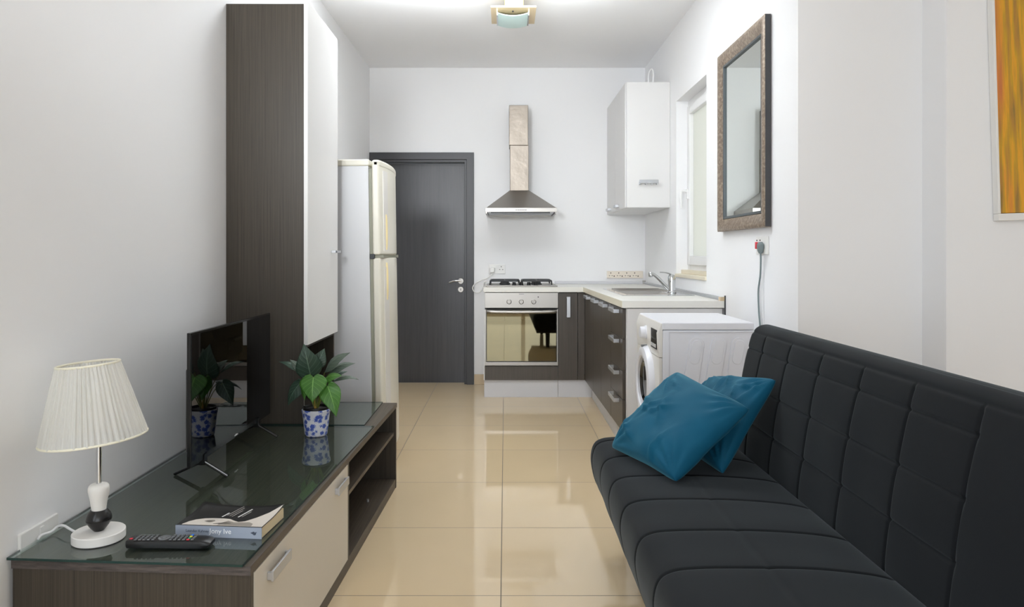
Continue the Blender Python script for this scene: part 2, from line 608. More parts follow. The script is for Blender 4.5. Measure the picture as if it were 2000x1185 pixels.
def part(name, bm, m, parent=None, bevel=0.0, seg=2, smooth=35, local=False, label=None, recalc=True):
    """links a bmesh written in world coordinates (or in the parent's own, local=True) as one object"""
    me = bpy.data.meshes.new(name)
    if recalc:
        bmesh.ops.recalc_face_normals(bm, faces=bm.faces[:])
    W = WM.get(parent, Matrix.Identity(4)) if parent else Matrix.Identity(4)
    if parent is None:
        xs = [v.co for v in bm.verts]
        c = Vector(((min(v.x for v in xs) + max(v.x for v in xs)) / 2, (min(v.y for v in xs) + max(v.y for v in xs)) / 2, min(v.z for v in xs)))
        bm.transform(Matrix.Translation(-c))
    elif not local:
        bm.transform(W.inverted())
    bm.to_mesh(me)
    bm.free()
    mm = m if isinstance(m, bpy.types.Material) else M[m]
    me.materials.append(mm)
    if smooth:
        me.shade_smooth()
        me.set_sharp_from_angle(angle=R(smooth))
    o = bpy.data.objects.new(name, me)
    COL.objects.link(o)
    if parent is None:
        o.location = c
    else:
        o.parent = parent
        WM[o] = W
    if bevel:
        b = o.modifiers.new('bevel', 'BEVEL')
        b.width = bevel
        b.segments = seg
        b.limit_method = 'ANGLE'
        b.angle_limit = R(40)
        b.harden_normals = True
    if label:
        o['label'] = label
    return o

def struct(name, bm, m, parent=None, **k):
    o = part(name, bm, m, parent, **k)
    if parent is None:
        o['kind'] = 'structure'
    return o

def rect_prism(bm, pts, lo, hi):
    return prism(bm, pts, lo, hi)

# ================================================================== the room
CEIL = 2.83
YB = 6.35      # back wall
XL = -1.215    # left wall
XR = 1.25      # kitchen's right wall
YR = -2.4      # wall behind the camera
XE = 3.3       # far right wall of the living area
struct('floor', bx(XL - .3, XE + .3, YR - .3, YB + .6, -0.1, 0.0), 'floor', smooth=0)
struct('ceiling', bx(XL - .3, XE + .3, YR - .3, YB + .6, CEIL, CEIL + 0.12), 'ceiling', smooth=0)

# left wall with a window opening beside the camera
b = nb()
box(b, XL - .2, XL, 1.35, YB + .2, 0, CEIL)
box(b, XL - .2, XL, YR - .2, -0.25, 0, CEIL)
box(b, XL - .2, XL, -0.25, 1.35, 0, 0.45)
box(b, XL - .2, XL, -0.25, 1.35, 2.45, CEIL)
struct('wall_left', b, 'wall', smooth=0)
# back wall round the door opening (x -1.15..-0.345, z 0..2.0)
b = nb()
box(b, XL, -1.155, YB, YB + .2, 0, CEIL)
box(b, -0.34, XR + .3, YB, YB + .2, 0, CEIL)
box(b, -1.155, -0.34, YB, YB + .2, 2.01, CEIL)
struct('wall_back', b, 'wall', smooth=0)
# right wall of the kitchen with the window opening, ending at y 3.03
b = nb()
WY0, WY1, WZ0, WZ1 = 4.41, 5.19, 1.01, 2.28
box(b, XR, XR + .3, 3.03, WY0, 0, CEIL)
box(b, XR, XR + .3, WY1, YB, 0, CEIL)
box(b, XR, XR + .3, WY0, WY1, 0, WZ0)
box(b, XR, XR + .3, WY0, WY1, WZ1, CEIL)
box(b, XR + .3, 1.78, 3.03, 3.33, 0, CEIL)
struct('wall_right', b, 'wall', smooth=0)
b = nb()
box(b, 1.78, XE + .2, 2.865, 3.33, 0, CEIL)
struct('wall_alcove', b, 'wall', smooth=0)
struct('wall_side', bx(XE, XE + .2, YR - .2, 2.865, 0, CEIL), 'wall', smooth=0)
b = nb()
box(b, XL, -1.0, YR - .2, YR, 0, CEIL)
box(b, 1.7, XE, YR - .2, YR, 0, CEIL)
box(b, -1.0, 1.7, YR - .2, YR, 2.35, CEIL)
struct('wall_rear', b, 'wall', smooth=0)

# skirting tiles
struct('baseboard_back', bx(-0.279, 1.24, YB - .01, YB, 0, 0.09), 'skirt', bevel=.002)
struct('baseboard_left', bx(XL, XL + .01, 1.35, YB - .02, 0, 0.09), 'skirt', bevel=.002)
struct('baseboard_right', bx(XR - .01, XR, 3.03, YB - .02, 0, 0.09), 'skirt', bevel=.002)
struct('baseboard_alcove', bx(1.79, XE, 2.855, 2.865, 0, 0.09), 'skirt', bevel=.002)

# frames of the openings the camera does not see, but polished surfaces mirror
f = struct_root('window_2', (XL - .1, 0.55, 0.45))
b = nb()
for y0, y1 in ((-.25, -.19), (.52, .58), (1.29, 1.35)):
    box(b, XL - .13, XL - .08, y0, y1, .45, 2.45)
for z0, z1 in ((.45, .51), (2.39, 2.45)):
    box(b, XL - .13, XL - .08, -.19, 1.29, z0, z1)
part('window_frame', b, 'white', f, bevel=.004)
f = struct_root('door_2', (0.35, YR - .1, 0))
b = nb()
for x0, x1 in ((-1.0, -.92), (.31, .39), (1.62, 1.7)):
    box(b, x0, x1, YR - .13, YR - .07, 0, 2.35)
box(b, -.92, 1.62, YR - .13, YR - .07, 2.27, 2.35)
box(b, -.92, 1.62, YR - .13, YR - .07, 0, .06)
part('door_frame', b, 'white', f, bevel=.004)

# ------------------------------------------------------------------ dark door at the back
dr = struct_root('door_1', (-0.75, YB, 0))
b = nb()
# casing on the wall face
prism(b, [(-1.214, 0), (-1.150, 0), (-1.150, 2.008), (-.346, 2.008), (-.346, 0), (-.281, 0), (-.281, 2.072), (-1.214, 2.072)], YB - .02, YB, 'y')
part('casing', b, 'doorframe', dr, bevel=.003)
b = nb()
prism(b, [(-1.153, 0), (-1.128, 0), (-1.128, 1.985), (-.366, 1.985), (-.366, 0), (-.342, 0), (-.342, 2.008), (-1.153, 2.008)], YB - .005, YB + .12, 'y')
part('door_jamb', b, 'doorframe', dr, bevel=.002)
part('door_leaf', bx(-1.126, -.368, YB + .07, YB + .11, .003, 1.982), 'door', dr, bevel=.002)
hd = None
b = nb()
lathe(b, (-.403, YB + .07, .921), [(.027, 0), (.027, -.006), (.024, -.009)], 28, 'y')
tube(b, [(-.403, YB + .062, .921), (-.403, YB + .03, .921)], .011, 12, smooth=False)
hd = part('door_handle', b, 'steel', dr)
b = nb()
tube(b, [(-.400, YB + .028, .924), (-.430, YB + .024, .926), (-.465, YB + .024, .924), (-.497, YB + .028, .914), (-.505, YB + .03, .912)], .0085, 12)
part('lever', b, 'chrome', hd)
b = nb()
lathe(b, (-.403, YB + .07, .845), [(.027, 0), (.027, -.006), (.024, -.009)], 28, 'y')
kp = part('keyhole_plate', b, 'steel', dr)
part('keyhole', bx(-.406, -.400, YB + .059, YB + .0605, .835, .853), 'black', kp)

# ------------------------------------------------------------------ kitchen window
wn = struct_root('window_1', (XR + .1, 4.8, WZ0))
XF = 1.325
b = nb()
prism(b, [(WY0, WZ0), (WY1, WZ0), (WY1, WZ1), (WY0, WZ1)], XF, XF + .06, 'x')
b.free()
def ring_x(bm, y0, y1, z0, z1, t, x0, x1):
    box(bm, x0, x1, y0, y0 + t, z0, z1)
    box(bm, x0, x1, y1 - t, y1, z0, z1)
    box(bm, x0, x1, y0 + t, y1 - t, z0, z0 + t)
    box(bm, x0, x1, y0 + t, y1 - t, z1 - t, z1)
b = nb()
ring_x(b, WY0, WY1, WZ0 + .03, WZ1, .055, XF + .01, XF + .07)
part('window_frame', b, 'white', wn, bevel=.004)
b = nb()
ring_x(b, WY0 + .05, WY1 - .05, WZ0 + .075, WZ1 - .05, .065, XF - .01, XF + .05)
sash = part('sash', b, 'white', wn, bevel=.006)
part('pane', bx(XF + .02, XF + .026, WY0 + .11, WY1 - .11, WZ0 + .135, WZ1 - .11), 'frost', sash, smooth=0)
b = nb()
box(b, XF - .022, XF - .01, WY1 - .095, WY1 - .065, 1.56, 1.63)
tube(b, [(XF - .02, WY1 - .08, 1.615), (XF - .05, WY1 - .08, 1.618), (XF - .062, WY1 - .085, 1.60), (XF - .062, WY1 - .09, 1.50)], .009, 10)
part('window_handle', b, 'white', sash)
b = nb()
box(b, XR - .012, XF + .01, WY0, WY1 + .0, WZ0 - .012, WZ0 + .012)
box(b, XF - .04, XF + .03, WY0, WY1, WZ0 + .012, WZ0 + .04)
part('window_sill', b, 'sill', wn, bevel=.003, label='cream stone sill')

# ================================================================== kitchen units
ZC, ZT = 0.857, 0.897     # underside and top of the worktop
ZP = 0.142                # top of the plinth
YF = 5.76                 # plane of the oven side fronts
def xf(y):                # plane of the right-hand fronts, a touch off square
    return 0.645 + (5.75 - y) * 0.0154

def handle_y(parent, y0, y1, z, x):
    """flat bracket handle along y on a front facing -x"""
    b = nb()
    box(b, x - .034, x - .026, y0, y1, z - .011, z + .011)
    box(b, x - .030, x, y0, y0 + .010, z - .011, z + .011)
    box(b, x - .030, x, y1 - .010, y1, z - .011, z + .011)
    return part('handle', b, 'alu', parent, bevel=.002)

# oven housing
k = thing('oven_cabinet', (.13, YF + .3, 0), 'dark wood base cabinet that houses the built-in oven beside the grey door', 'cabinet')
b = nb()
box(b, -.175, -.166, YF - .0, YB - .02, ZP, ZC)
box(b, .428, .436, YF + .02, YB - .02, ZP, ZC)
box(b, -.166, .428, YF + .02, YB - .02, ZP, ZP + .018)
box(b, -.166, .428, YF + .30, YB - .02, .235, .255)
part('body', b, 'white', k)
part('filler_panel', bx(-.168, .426, YF - .002, YF + .018, ZP, .256), 'kitchen', k, bevel=.0015)
part('plinth', bx(-.172, .428, YF + .015, YF + .03, 0, ZP - .002), 'plinth', k, bevel=.001)

# oven
ov = thing('oven', (.13, YF + .2, .26), 'built-in stainless steel oven with a mirrored brown glass door under the gas hob', 'oven')
part('body', bx(-.160, .422, YF + .012, YF + .50, .264, .850), 'black', ov)
part('control_panel', bx(-.166, .427, YF - .018, YF + .012, .728, .852), 'steel', ov, bevel=.002)
for x in (.030, .129, .229):
    b = nb()
    lathe(b, (x, YF - .018, .779), [(.020, 0), (.020, -.004), (.0165, -.006), (.0165, -.026), (.014, -.028)], 28, 'y')
    kb = part('knob', b, 'steel', ov)
    part('grip', bx(x - .004, x + .004, YF - .050, YF - .044, .764, .794), 'steel', kb, bevel=.001)
b = nb()
lathe(b, (.266, YF - .018, .817), [(.005, 0), (.005, -.002)], 16, 'y')
part('indicator_light', b, 'black', ov)
b = nb()
for i in range(5):
    box(b, .112 + i * .008, .117 + i * .008, YF - .0188, YF - .018, .838, .843)
part('badge', b, 'ink', ov)
part('vent_gap', bx(-.150, .412, YF - .004, YF + .01, .716, .729), 'black_matte', ov)
b = nb()
box(b, -.166, .427, YF - .018, YF + .010, .262, .290)
box(b, -.166, -.155, YF - .016, YF + .010, .290, .716)
box(b, .416, .427, YF - .016, YF + .010, .290, .716)
od = part('oven_door', b, 'steel', ov, bevel=.002)
part('door_glass', bx(-.155, .416, YF - .016, YF + .004, .292, .708), 'oven_glass', od, bevel=.001)
b = nb()
box(b, -.1552, .4162, YF - .0165, YF - .0155, .292, .298)
box(b, -.1552, -.150, YF - .0165, YF - .0155, .298, .708)
box(b, .411, .4162, YF - .0165, YF - .0155, .298, .708)
part('glass_border', b, 'oven_in', od)
b = nb()
tube(b, [(-.150, YF - .05, .703), (-.10, YF - .062, .700), (.13, YF - .070, .698), (.36, YF - .062, .700), (.411, YF - .05, .703)], .013, 14)
for x in (-.135, .396):
    box(b, x - .012, x + .012, YF - .055, YF - .016, .692, .712)
part('oven_handle', b, 'steel', od)

# narrow door and corner filler
k = thing('narrow_base_cabinet', (.508, YF + .3, 0), 'narrow dark wood base cabinet with an upright handle right of the oven', 'cabinet')
part('body', bx(.438, .586, YF + .02, YB - .02, ZP, ZC - .001), 'kitchen', k)
d = part('cabinet_door', bx(.430, .586, YF - .002, YF + .018, ZP, .850), 'kitchen', k, bevel=.0015)
b = nb()
box(b, .496, .526, YF - .034, YF - .026, .652, .818)
box(b, .496, .526, YF - .030, YF - .002, .652, .664)
box(b, .496, .526, YF - .030, YF - .002, .806, .818)
part('handle', b, 'alu', d, bevel=.002)
part('corner_filler', bx(.589, .644, YF - .002, YF + .018, ZP, .850), 'kitchen', k, bevel=.0015)
part('plinth', bx(.430, .704, YF + .015, YF + .03, 0, ZP - .002), 'plinth', k, bevel=.001)

# right-hand run: three door units then four drawers
def unit(name, y0, y1, label, group=None):
    yc = (y0 + y1) / 2
    r = thing(name, (.95, yc, 0), label, 'cabinet', group=group)
    x0, x1 = xf(y0), xf(y1)
    b = nb()
    prism(b, [(x0 + .021, y0 + .001), (XR - .012, y0 + .001), (XR - .012, y1 - .001), (x1 + .021, y1 - .001)], ZP, .852 if y0 < 4.3 else .74)
    part('body', b, 'white', r)
    b = nb()
    prism(b, [(.703, y0 + .0005), (.718, y0 + .0005), (.718, y1 - .0005), (.703, y1 - .0005)], 0, ZP - .002)
    part('plinth', b, 'plinth', r)
    return r
def front(parent, y0, y1, z0, z1, name):
    b = nb()
    prism(b, [(xf(y0), y0 + .0015), (xf(y0) + .019, y0 + .0015), (xf(y1) + .019, y1 - .0015), (xf(y1), y1 - .0015)], z0, z1)
    return part(name, b, 'kitchen', parent, bevel=.0012)
for y0, y1, h0, h1, lb in ((5.28, 5.755, 5.40, 5.62, 'dark wood base cabinet deepest in the kitchen corner below the draining board'),
                           (4.88, 5.28, 4.98, 5.19, 'dark wood base cabinet in the middle of the run under the sink'),
                           (4.472, 4.88, 4.58, 4.80, 'dark wood base cabinet directly behind the stack of four drawers')):
    u = unit('base_cabinet', y0, y1, lb, 'dark door cabinets under the sink')
    d = front(u, y0, y1, ZP, .850, 'cabinet_door')
    handle_y(d, h0, h1, .829, (xf(h0) + xf(h1)) / 2)
u = unit('drawer_cabinet', 4.066, 4.47, 'dark wood kitchen unit with four drawers just behind the washing machine')
zs = [.850, .676, .491, .328, ZP]
for i in range(4):
    d = front(u, 4.066, 4.47, zs[i + 1] + .0015, zs[i] - .0015, 'drawer')
    handle_y(d, 4.16, 4.38, zs[i] - .022, xf(4.27))
part('end_panel', bx(.694, XR - .012, 4.046, 4.066, 0, .852), 'white_gloss', u, label='white end panel', bevel=.001)

# worktop: one L-shaped slab with a cut-out for the sink
SX0, SX1, SY0, SY1 = .755, 1.195, 4.53, 5.40
def slab(bm, pts, lo, hi):
    prism(bm, pts, lo, hi)
b = nb()
fx = lambda y: .630 + (5.735 - y) * .0195
slab(b, [(-.178, 5.735), (fx(5.735), 5.735), (fx(SY1), SY1), (1.249, SY1), (1.249, 6.348), (-.178, 6.348)], ZC, ZT)
slab(b, [(fx(SY1), SY1), (fx(SY0), SY0), (SX0 + .01, SY0), (SX0 + .01, SY1)], ZC, ZT)
slab(b, [(SX1 - .01, SY0), (1.249, SY0), (1.249, SY1), (SX1 - .01, SY1)], ZC, ZT)
slab(b, [(fx(SY0), SY0), (fx(4.03), 4.03), (1.249, 4.03), (1.249, SY0)], ZC, ZT)
bmesh.ops.remove_doubles(b, verts=b.verts[:], dist=.0001)
wt = thing('worktop', (.5, 5.6, ZC), 'off-white L-shaped kitchen worktop over the dark base cabinets', 'worktop')
part('slab', b, 'worktop', wt, smooth=0)
b = nb()
prism(b, [(fx(5.735) - .0012, 5.735), (fx(5.735) + .0, 5.735), (fx(4.03), 4.03), (fx(4.03) - .0012, 4.03)], ZC + .001, ZT - .001)
part('edge_strip', b, 'worktop_edge', wt, label='beige front edge strip')
b = nb()
box(b, .44, 1.236, 6.330, 6.348, ZT, ZT + .026)
part('rear_upstand', b, 'plinth', wt, bevel=.003)
b = nb()
box(b, 1.234, 1.249, 4.04, 6.33, ZT, ZT + .020)
part('side_upstand', b, 'alu', wt, bevel=.003)
part('corner_cap', bx(1.226, 1.249, 6.318, 6.345, ZT, ZT + .032), 'steel', wt)
part('end_cap', bx(1.220, 1.246, 4.026, 4.06, ZT, ZT + .022), 'skirt', wt, label='beige upstand end cap')
part('end_gap_seal', bx(1.2495 - .006, 1.2495, 4.022, 4.030, .76, ZT + .03), 'iron', wt, label='dark strip at the wall end')

# sink with drainer and rim
sk = thing('sink', (.97, 4.95, ZT), 'stainless steel inset sink with ribbed draining board in the worktop by the window', 'sink')
def rim(bm, z, x0, x1, y0, y1, hx0, hx1, hy0, hy1, t=.004):
    pts = [(x0, x1, y0, hy0), (x0, x1, hy1, y1), (x0, hx0, hy0, hy1), (hx1, x1, hy0, hy1)]
    for a, c, d, e in pts:
        box(bm, a, c, d, e, z, z + t)
b = nb()
rim(b, ZT, SX0 - .012, SX1 + .012, SY0 - .012, SY1 + .012, .79, 1.09, 4.60, 4.95)
part('rim', b, 'chrome', sk, bevel=.0015)
b = nb()
ring_pts = [(.79, 4.60), (1.09, 4.60), (1.09, 4.95), (.79, 4.95)]
vs = [b.verts.new((x, y, ZT + .002)) for x, y in ring_pts]
ins = [(.805, 4.615), (1.075, 4.615), (1.075, 4.935), (.805, 4.935)]
vb = [b.verts.new((x, y, ZT - .15)) for x, y in ins]
for i in range(4):
    b.faces.new([vs[i], vs[(i + 1) % 4], vb[(i + 1) % 4], vb[i]])
b.faces.new(vb)
o = part('bowl', b, 'steel', sk, recalc=True)
b = nb()
for i in range(9):
    y = 5.02 + i * .04
    tube(b, [(.80, y, ZT + .0045), (1.15, y, ZT + .0045)], .006, 8, smooth=False)
part('drainer_ribs', b, 'steel', sk)
b = nb()
lathe(b, (.94, 4.77, ZT - .149), [(.04, 0), (.04, .003), (.03, .004)], 24)
part('drain', b, 'chrome', sk)

# tap
tp = thing('tap', (1.125, 4.80, ZT + .004), 'chrome mixer tap with a long raised spout at the sink', 'tap')
b = nb()
lathe(b, (1.125, 4.80, ZT + .004), [(.030, 0), (.030, .006), (.025, .012), (.024, .055), (.026, .075), (.026, .10), (.022, .118), (.012, .125)], 28)
part('body', b, 'chrome', tp)
b = nb()
tube(b, [(1.115, 4.80, ZT + .020), (1.075, 4.80, ZT + .062), (1.03, 4.80, ZT + .108), (1.00, 4.80, ZT + .130), (.982, 4.80, ZT + .132)], .013, 14, r1=.011)
lathe(b, (.983, 4.80, ZT + .112), [(.012, 0), (.014, .004), (.014, .026), (.010, .032)], 20)
part('spout', b, 'chrome', tp)
b = nb()
tube(b, [(1.135, 4.80, ZT + .118), (1.11, 4.80, ZT + .134), (1.08, 4.80, ZT + .142), (1.045, 4.80, ZT + .144)], .010, 12, r1=.005, flat=.6)
part('lever', b, 'chrome', tp)

# gas hob
hb = thing('gas_hob', (.13, 6.0, ZT), 'stainless gas hob with black cast iron pan supports on the worktop', 'hob')
b = nb()
box(b, -.16, .425, 5.765, 6.255, ZT, ZT + .012)
part('hob_plate', b, 'steel', hb, bevel=.006, seg=3)
for x in (.072, .132, .192, .250):
    b = nb()
    lathe(b, (x, 5.82, ZT + .012), [(.017, 0), (.017, .006), (.014, .008), (.014, .024), (.012, .026)], 20)
    part('control_knob', b, 'black', hb)
for cx in (-.005, .262):
    b = nb()
    hw, z = .120, ZT + .045
    y0, y1 = 5.86, 6.22
    P = [(cx - hw + .02, y0), (cx + hw - .02, y0), (cx + hw, y0 + .03), (cx + hw, y1 - .03), (cx + hw - .02, y1), (cx - hw + .02, y1), (cx - hw, y1 - .03), (cx - hw, y0 + .03)]
    for i in range(8):
        a, c = P[i], P[(i + 1) % 8]
        tube(b, [(a[0], a[1], z), (c[0], c[1], z)], .006, 8, smooth=False)
    for yy in (5.955, 6.125):
        for dx, dy in ((1, 0), (-1, 0), (0, 1), (0, -1)):
            L_ = hw if dx else .085
            tube(b, [(cx + dx * L_, yy + dy * L_, z), (cx + dx * .028, yy + dy * .028, z + .004)], .005, 8, smooth=False)
    tube(b, [(cx - hw, 6.04, z), (cx + hw, 6.04, z)], .005, 8, smooth=False)
    for px, py in ((cx - hw, y0 + .03), (cx + hw, y0 + .03), (cx - hw, y1 - .03), (cx + hw, y1 - .03)):
        tube(b, [(px, py, z), (px + (.012 if px > cx else -.012) * .3, py, ZT + .010)], .006, 8, smooth=False)
    part('pan_support', b, 'iron', hb)
    for yy in (5.955, 6.125):
        b = nb()
        lathe(b, (cx, yy, ZT + .012), [(.045, 0), (.045, .008), (.036, .010), (.036, .020), (.030, .024)], 28)
        part('burner', b, 'iron', hb)

# extractor hood
hd = thing('extractor_hood', (.13, YB, 1.495), 'stainless steel chimney extractor hood on the back wall above the hob', 'extractor hood')
b = nb()
box(b, .033, .196, 6.10, YB - .001, 2.10, 2.445)
part('upper_chimney', b, 'steel_warm', hd, bevel=.004)
b = nb()
box(b, .040, .200, 6.105, YB - .001, 1.70, 2.10)
part('lower_chimney', b, 'steel_warm', hd, bevel=.004)
def frustum(bm, a, za, c, zc):
    A = [bm.verts.new((x, y, za)) for x, y in ((a[0], a[2]), (a[1], a[2]), (a[1], a[3]), (a[0], a[3]))]
    B = [bm.verts.new((x, y, zc)) for x, y in ((c[0], c[2]), (c[1], c[2]), (c[1], c[3]), (c[0], c[3]))]
    bm.faces.new(A[::-1])
    bm.faces.new(B)
    for i in range(4):
        bm.faces.new([A[i], A[(i + 1) % 4], B[(i + 1) % 4], B[i]])
b = nb()
frustum(b, (-.160, .424, 5.878, YB - .001), 1.547, (.038, .202, 6.10, YB - .001), 1.712)
part('canopy', b, 'steel', hd, bevel=.002)
b = nb()
rimz0, rimz1 = 1.500, 1.547
box(b, -.165, .428, 5.870, 5.885, rimz0 + .012, rimz1)
box(b, -.165, -.150, 5.885, YB - .001, rimz0, rimz1)
box(b, .413, .428, 5.885, YB - .001, rimz0, rimz1)
box(b, -.150, .413, YB - .015, YB - .001, rimz0, rimz1)
part('lower_rim', b, 'steel', hd, bevel=.002)
part('filter_grille', bx(-.145, .408, 5.89, YB - .02, 1.512, 1.520), 'alu', hd)
b = nb()
for i in range(6):
    box(b, .085 + i * .016, .095 + i * .016, 5.868, 5.870, 1.526, 1.532)
part('control_buttons', b, 'iron', hd)
part('glide_out_lip', bx(-.120, .370, 5.873, 5.885, 1.502, 1.511), 'iron', hd)

# wall cabinet
wc = thing('wall_cabinet', (1.08, 5.86, 1.513), 'tall white wall cabinet in the corner above the sink', 'wall cabinet')
part('body', bx(.930, XR - .001, 5.400, YB - .001, 1.515, 2.466), 'white_gloss', wc, bevel=.001)
d = part('end_door', bx(.920, XR - .001, 5.380, 5.399, 1.517, 2.468), 'white_gloss', wc, bevel=.002)
b = nb()
box(b, 1.010, 1.155, 5.345, 5.353, 1.698, 1.724)
for x in (1.012, 1.058, 1.102, 1.143):
    box(b, x, x + .010, 5.350, 5.380, 1.688, 1.712)
part('handle', b, 'alu', d, bevel=.002)
for y0, y1, hy in ((5.402, 5.87, 5.75), (5.874, YB - .003, 6.18)):
    d = part('cabinet_door', bx(.910, .929, y0, y1, 1.517, 2.466), 'white_gloss', wc, bevel=.002)
    b = nb()
    box(b, .882, .889, hy - .06, hy + .06, 1.540, 1.560)
    for yy in (hy - .06, hy + .05):
        box(b, .886, .910, yy, yy + .010, 1.540, 1.560)
    part('handle', b, 'alu', d, bevel=.002)

# white cable loop on top of the cabinet
b = nb()
tube(b, [(1.135, 5.60, 2.470), (1.128, 5.60, 2.54), (1.135, 5.60, 2.60), (1.155, 5.60, 2.622), (1.168, 5.60, 2.59), (1.166, 5.60, 2.53), (1.160, 5.60, 2.470)], .006, 8)
tag(part('cable', b, 'white'), 'thin white cable looping up from the top of the wall cabinet', 'cable')

# ------------------------------------------------------------------ sockets
def hole(bm, x, z, y, sx=.005, sz=.008):
    box(bm, x - sx / 2, x + sx / 2, y - .0008, y, z - sz / 2, z + sz / 2)
s = thing('wall_socket', (-.073, YB, 1.03), 'white double socket on the back wall above the left end of the hob', 'socket')
part('plate', bx(-.147, .000, YB - .010, YB, .990, 1.073), 'socket', s, bevel=.003)
b = nb()
hole(b, -.037, 1.052, YB - .010, .006, .010)
hole(b, -.050, 1.026, YB - .010, .010, .005)
hole(b, -.024, 1.026, YB - .010, .010, .005)
part('pin_holes', b, 'hole', s)
part('rocker_switch', bx(-.082, -.066, YB - .014, YB - .010, 1.042, 1.064), 'socket', s, bevel=.001)
s = thing('power_cord', (-.20, YB - .04, .95), 'white plug and cable drooping from the double socket past the door frame', 'cord')
part('plug', bx(-.140, -.095, YB - .045, YB - .0105, .998, 1.046), 'socket', s, bevel=.008)
b = nb()
q = lambda px, py, y=6.31: ((px - 987) * y / 1386, y, 1.16 - (py - 497) * y / 1386)
tube(b, [q(961, 535), q(952, 543), q(940, 547), q(928, 554), q(923, 562), q(927, 570), q(936, 571), q(943, 562), q(945, 552, 6.32), q(950, 549, 6.33)], .0045, 8)
part('cable', b, 'socket', s)

s = thing('wall_socket', (1.07, YB, .95), 'cream four-gang socket strip on the back wall behind the sink', 'socket')
part('plate', bx(.907, 1.228, YB - .025, YB, .950, 1.013), 'socket_cream', s, bevel=.004)
for i in range(4):
    b = nb()
    x = .94 + i * .071
    hole(b, x, .996, YB - .025, .007, .011)
    hole(b, x - .012, .972, YB - .025, .010, .005)
    hole(b, x + .012, .972, YB - .025, .010, .005)
    hole(b, x + .030, .968, YB - .025, .010, .010)
    part('outlet', b, 'hole', s)

s = thing('wall_socket', (XR, 3.437, 1.16), 'white single socket with a red switch on the right wall under the mirror', 'socket')
part('plate', bx(XR - .010, XR, 3.362, 3.512, 1.160, 1.248), 'socket', s, bevel=.003)
for yy in (3.495, 3.452):
    part('screw', bx(XR - .0125, XR - .010, yy - .004, yy + .004, 1.226, 1.233), 'hole', s)
part('switch', bx(XR - .020, XR - .010, 3.482, 3.500, 1.188, 1.222), 'red', s, bevel=.002, label='red rocker switch')
s = thing('power_cord', (XR - .03, 3.45, .75), 'grey plug with its cable hanging down the right wall behind the sofa', 'cord')
b = nb()
lathe(b, (XR - .028, 3.415, 1.165), [(.010, 0), (.018, .012), (.023, .030), (.022, .045), (.012, .056)], 20)
b.transform(Matrix.Translation((XR - .01, 0, 0)) @ Matrix.Diagonal((.7, 1, 1, 1)) @ Matrix.Translation((-(XR - .01), 0, 0)))
part('plug', b, 'grey_plug', s)
b = nb()
tube(b, [(XR - .022, 3.415, 1.17), (XR - .020, 3.417, 1.13), (XR - .014, 3.440, 1.06), (XR - .010, 3.478, .98), (XR - .010, 3.47, .88), (XR - .010, 3.452, .80), (XR - .010, 3.448, .70), (XR - .010, 3.46, .55), (XR - .010, 3.44, .30)], .0045, 8)
part('cable', b, 'grey_plug', s)
b = nb()
tube(b, [(XR - .003, 3.425, 1.16), (XR - .003, 3.427, .95), (XR - .003, 3.42, .80), (XR - .003, 3.405, .60), (XR - .003, 3.40, .3)], .002, 6)
tag(part('cable', b, 'white'), 'thin white cable running straight down the wall beside the grey cord', 'cable')

s = thing('wall_socket', (XL, 1.84, .375), 'white double socket low on the left wall behind the table lamp', 'socket')
part('plate', bx(XL, XL + .010, 1.765, 1.915, .378, .464), 'socket', s, bevel=.003)
part('switch', bx(XL + .010, XL + .014, 1.835, 1.850, .435, .455), 'socket', s, bevel=.001)

# ================================================================== washing machine
wm = thing('washing_machine', (.92, 3.51, 0), 'white front-loading washing machine standing between the kitchen drawers and the sofa', 'washing machine')
X0, X1, Y0, Y1, H = .712, 1.135, 3.235, 3.775, .850
part('body', bx(X0 + .004, X1, Y0 + .004, Y1 - .004, .02, H - .035), 'appliance', wm, bevel=.008, seg=3)
part('lid', bx(X0 + .002, X1, Y0, Y1, H - .034, H), 'appliance', wm, bevel=.006, seg=3)
b = nb()
prism(b, [(X0 - .012, .690), (X0 + .006, .690), (X0 + .006, H - .004), (X0 + .000, H - .004), (X0 - .016, .80)], Y0 + .002, Y1 - .002, 'y')
part('control_panel', b, 'appl_front', wm, bevel=.003)
part('front_panel', bx(X0 - .010, X0 + .005, Y0 + .002, Y1 - .002, .09, .688), 'appl_front', wm, bevel=.004)
part('kick_panel', bx(X0 - .006, X0 + .005, Y0 + .006, Y1 - .006, .02, .088), 'appl_front', wm, bevel=.002)
b = nb()
lathe(b, (X0 - .012, 3.52, .775), [(.034, 0), (.034, -.006), (.029, -.010), (.028, -.030), (.025, -.033)], 32, 'x')
part('programme_dial', b, 'appliance', wm)
b = nb()
prism(b, [(X0 - .0165, .722), (X0 - .0135, .722), (X0 - .0135, .812), (X0 - .0165, .812)], 3.268, 3.392, 'y')
dp = part('display', b, 'black', wm, label='black display')
b = nb()
for i in range(4):
    y = 3.283 + i * .028
    box(b, X0 - .0180, X0 - .0160, y, y + .016, .729, .745)
part('display_buttons', b, 'marker', dp)
b = nb()
for i in range(4):
    y = 3.286 + i * .027
    box(b, X0 - .0173, X0 - .0160, y, y + .010, .765, .772)
part('display_marks', b, 'button', dp)
DC = (X0 - .010, 3.505, .535)
b = nb()
prof = [(.178, 0), (.178, -.012), (.170, -.026), (.150, -.034), (.128, -.030), (.120, -.016), (.118, 0)]
lathe(b, DC, prof, 56, 'x', cap=False)
wd = part('washer_door', b, 'appliance', wm)
b = nb()
lathe(b, DC, [(.119, -.012), (.095, -.020), (.06, -.004), (.01, .010)], 48, 'x', cap=True)
part('door_glass', b, 'screen', wd)
b = nb()
lathe(b, DC, [(.122, -.022), (.118, -.026), (.116, -.014)], 48, 'x', cap=False)
part('inner_ring', b, 'plinth', wd)
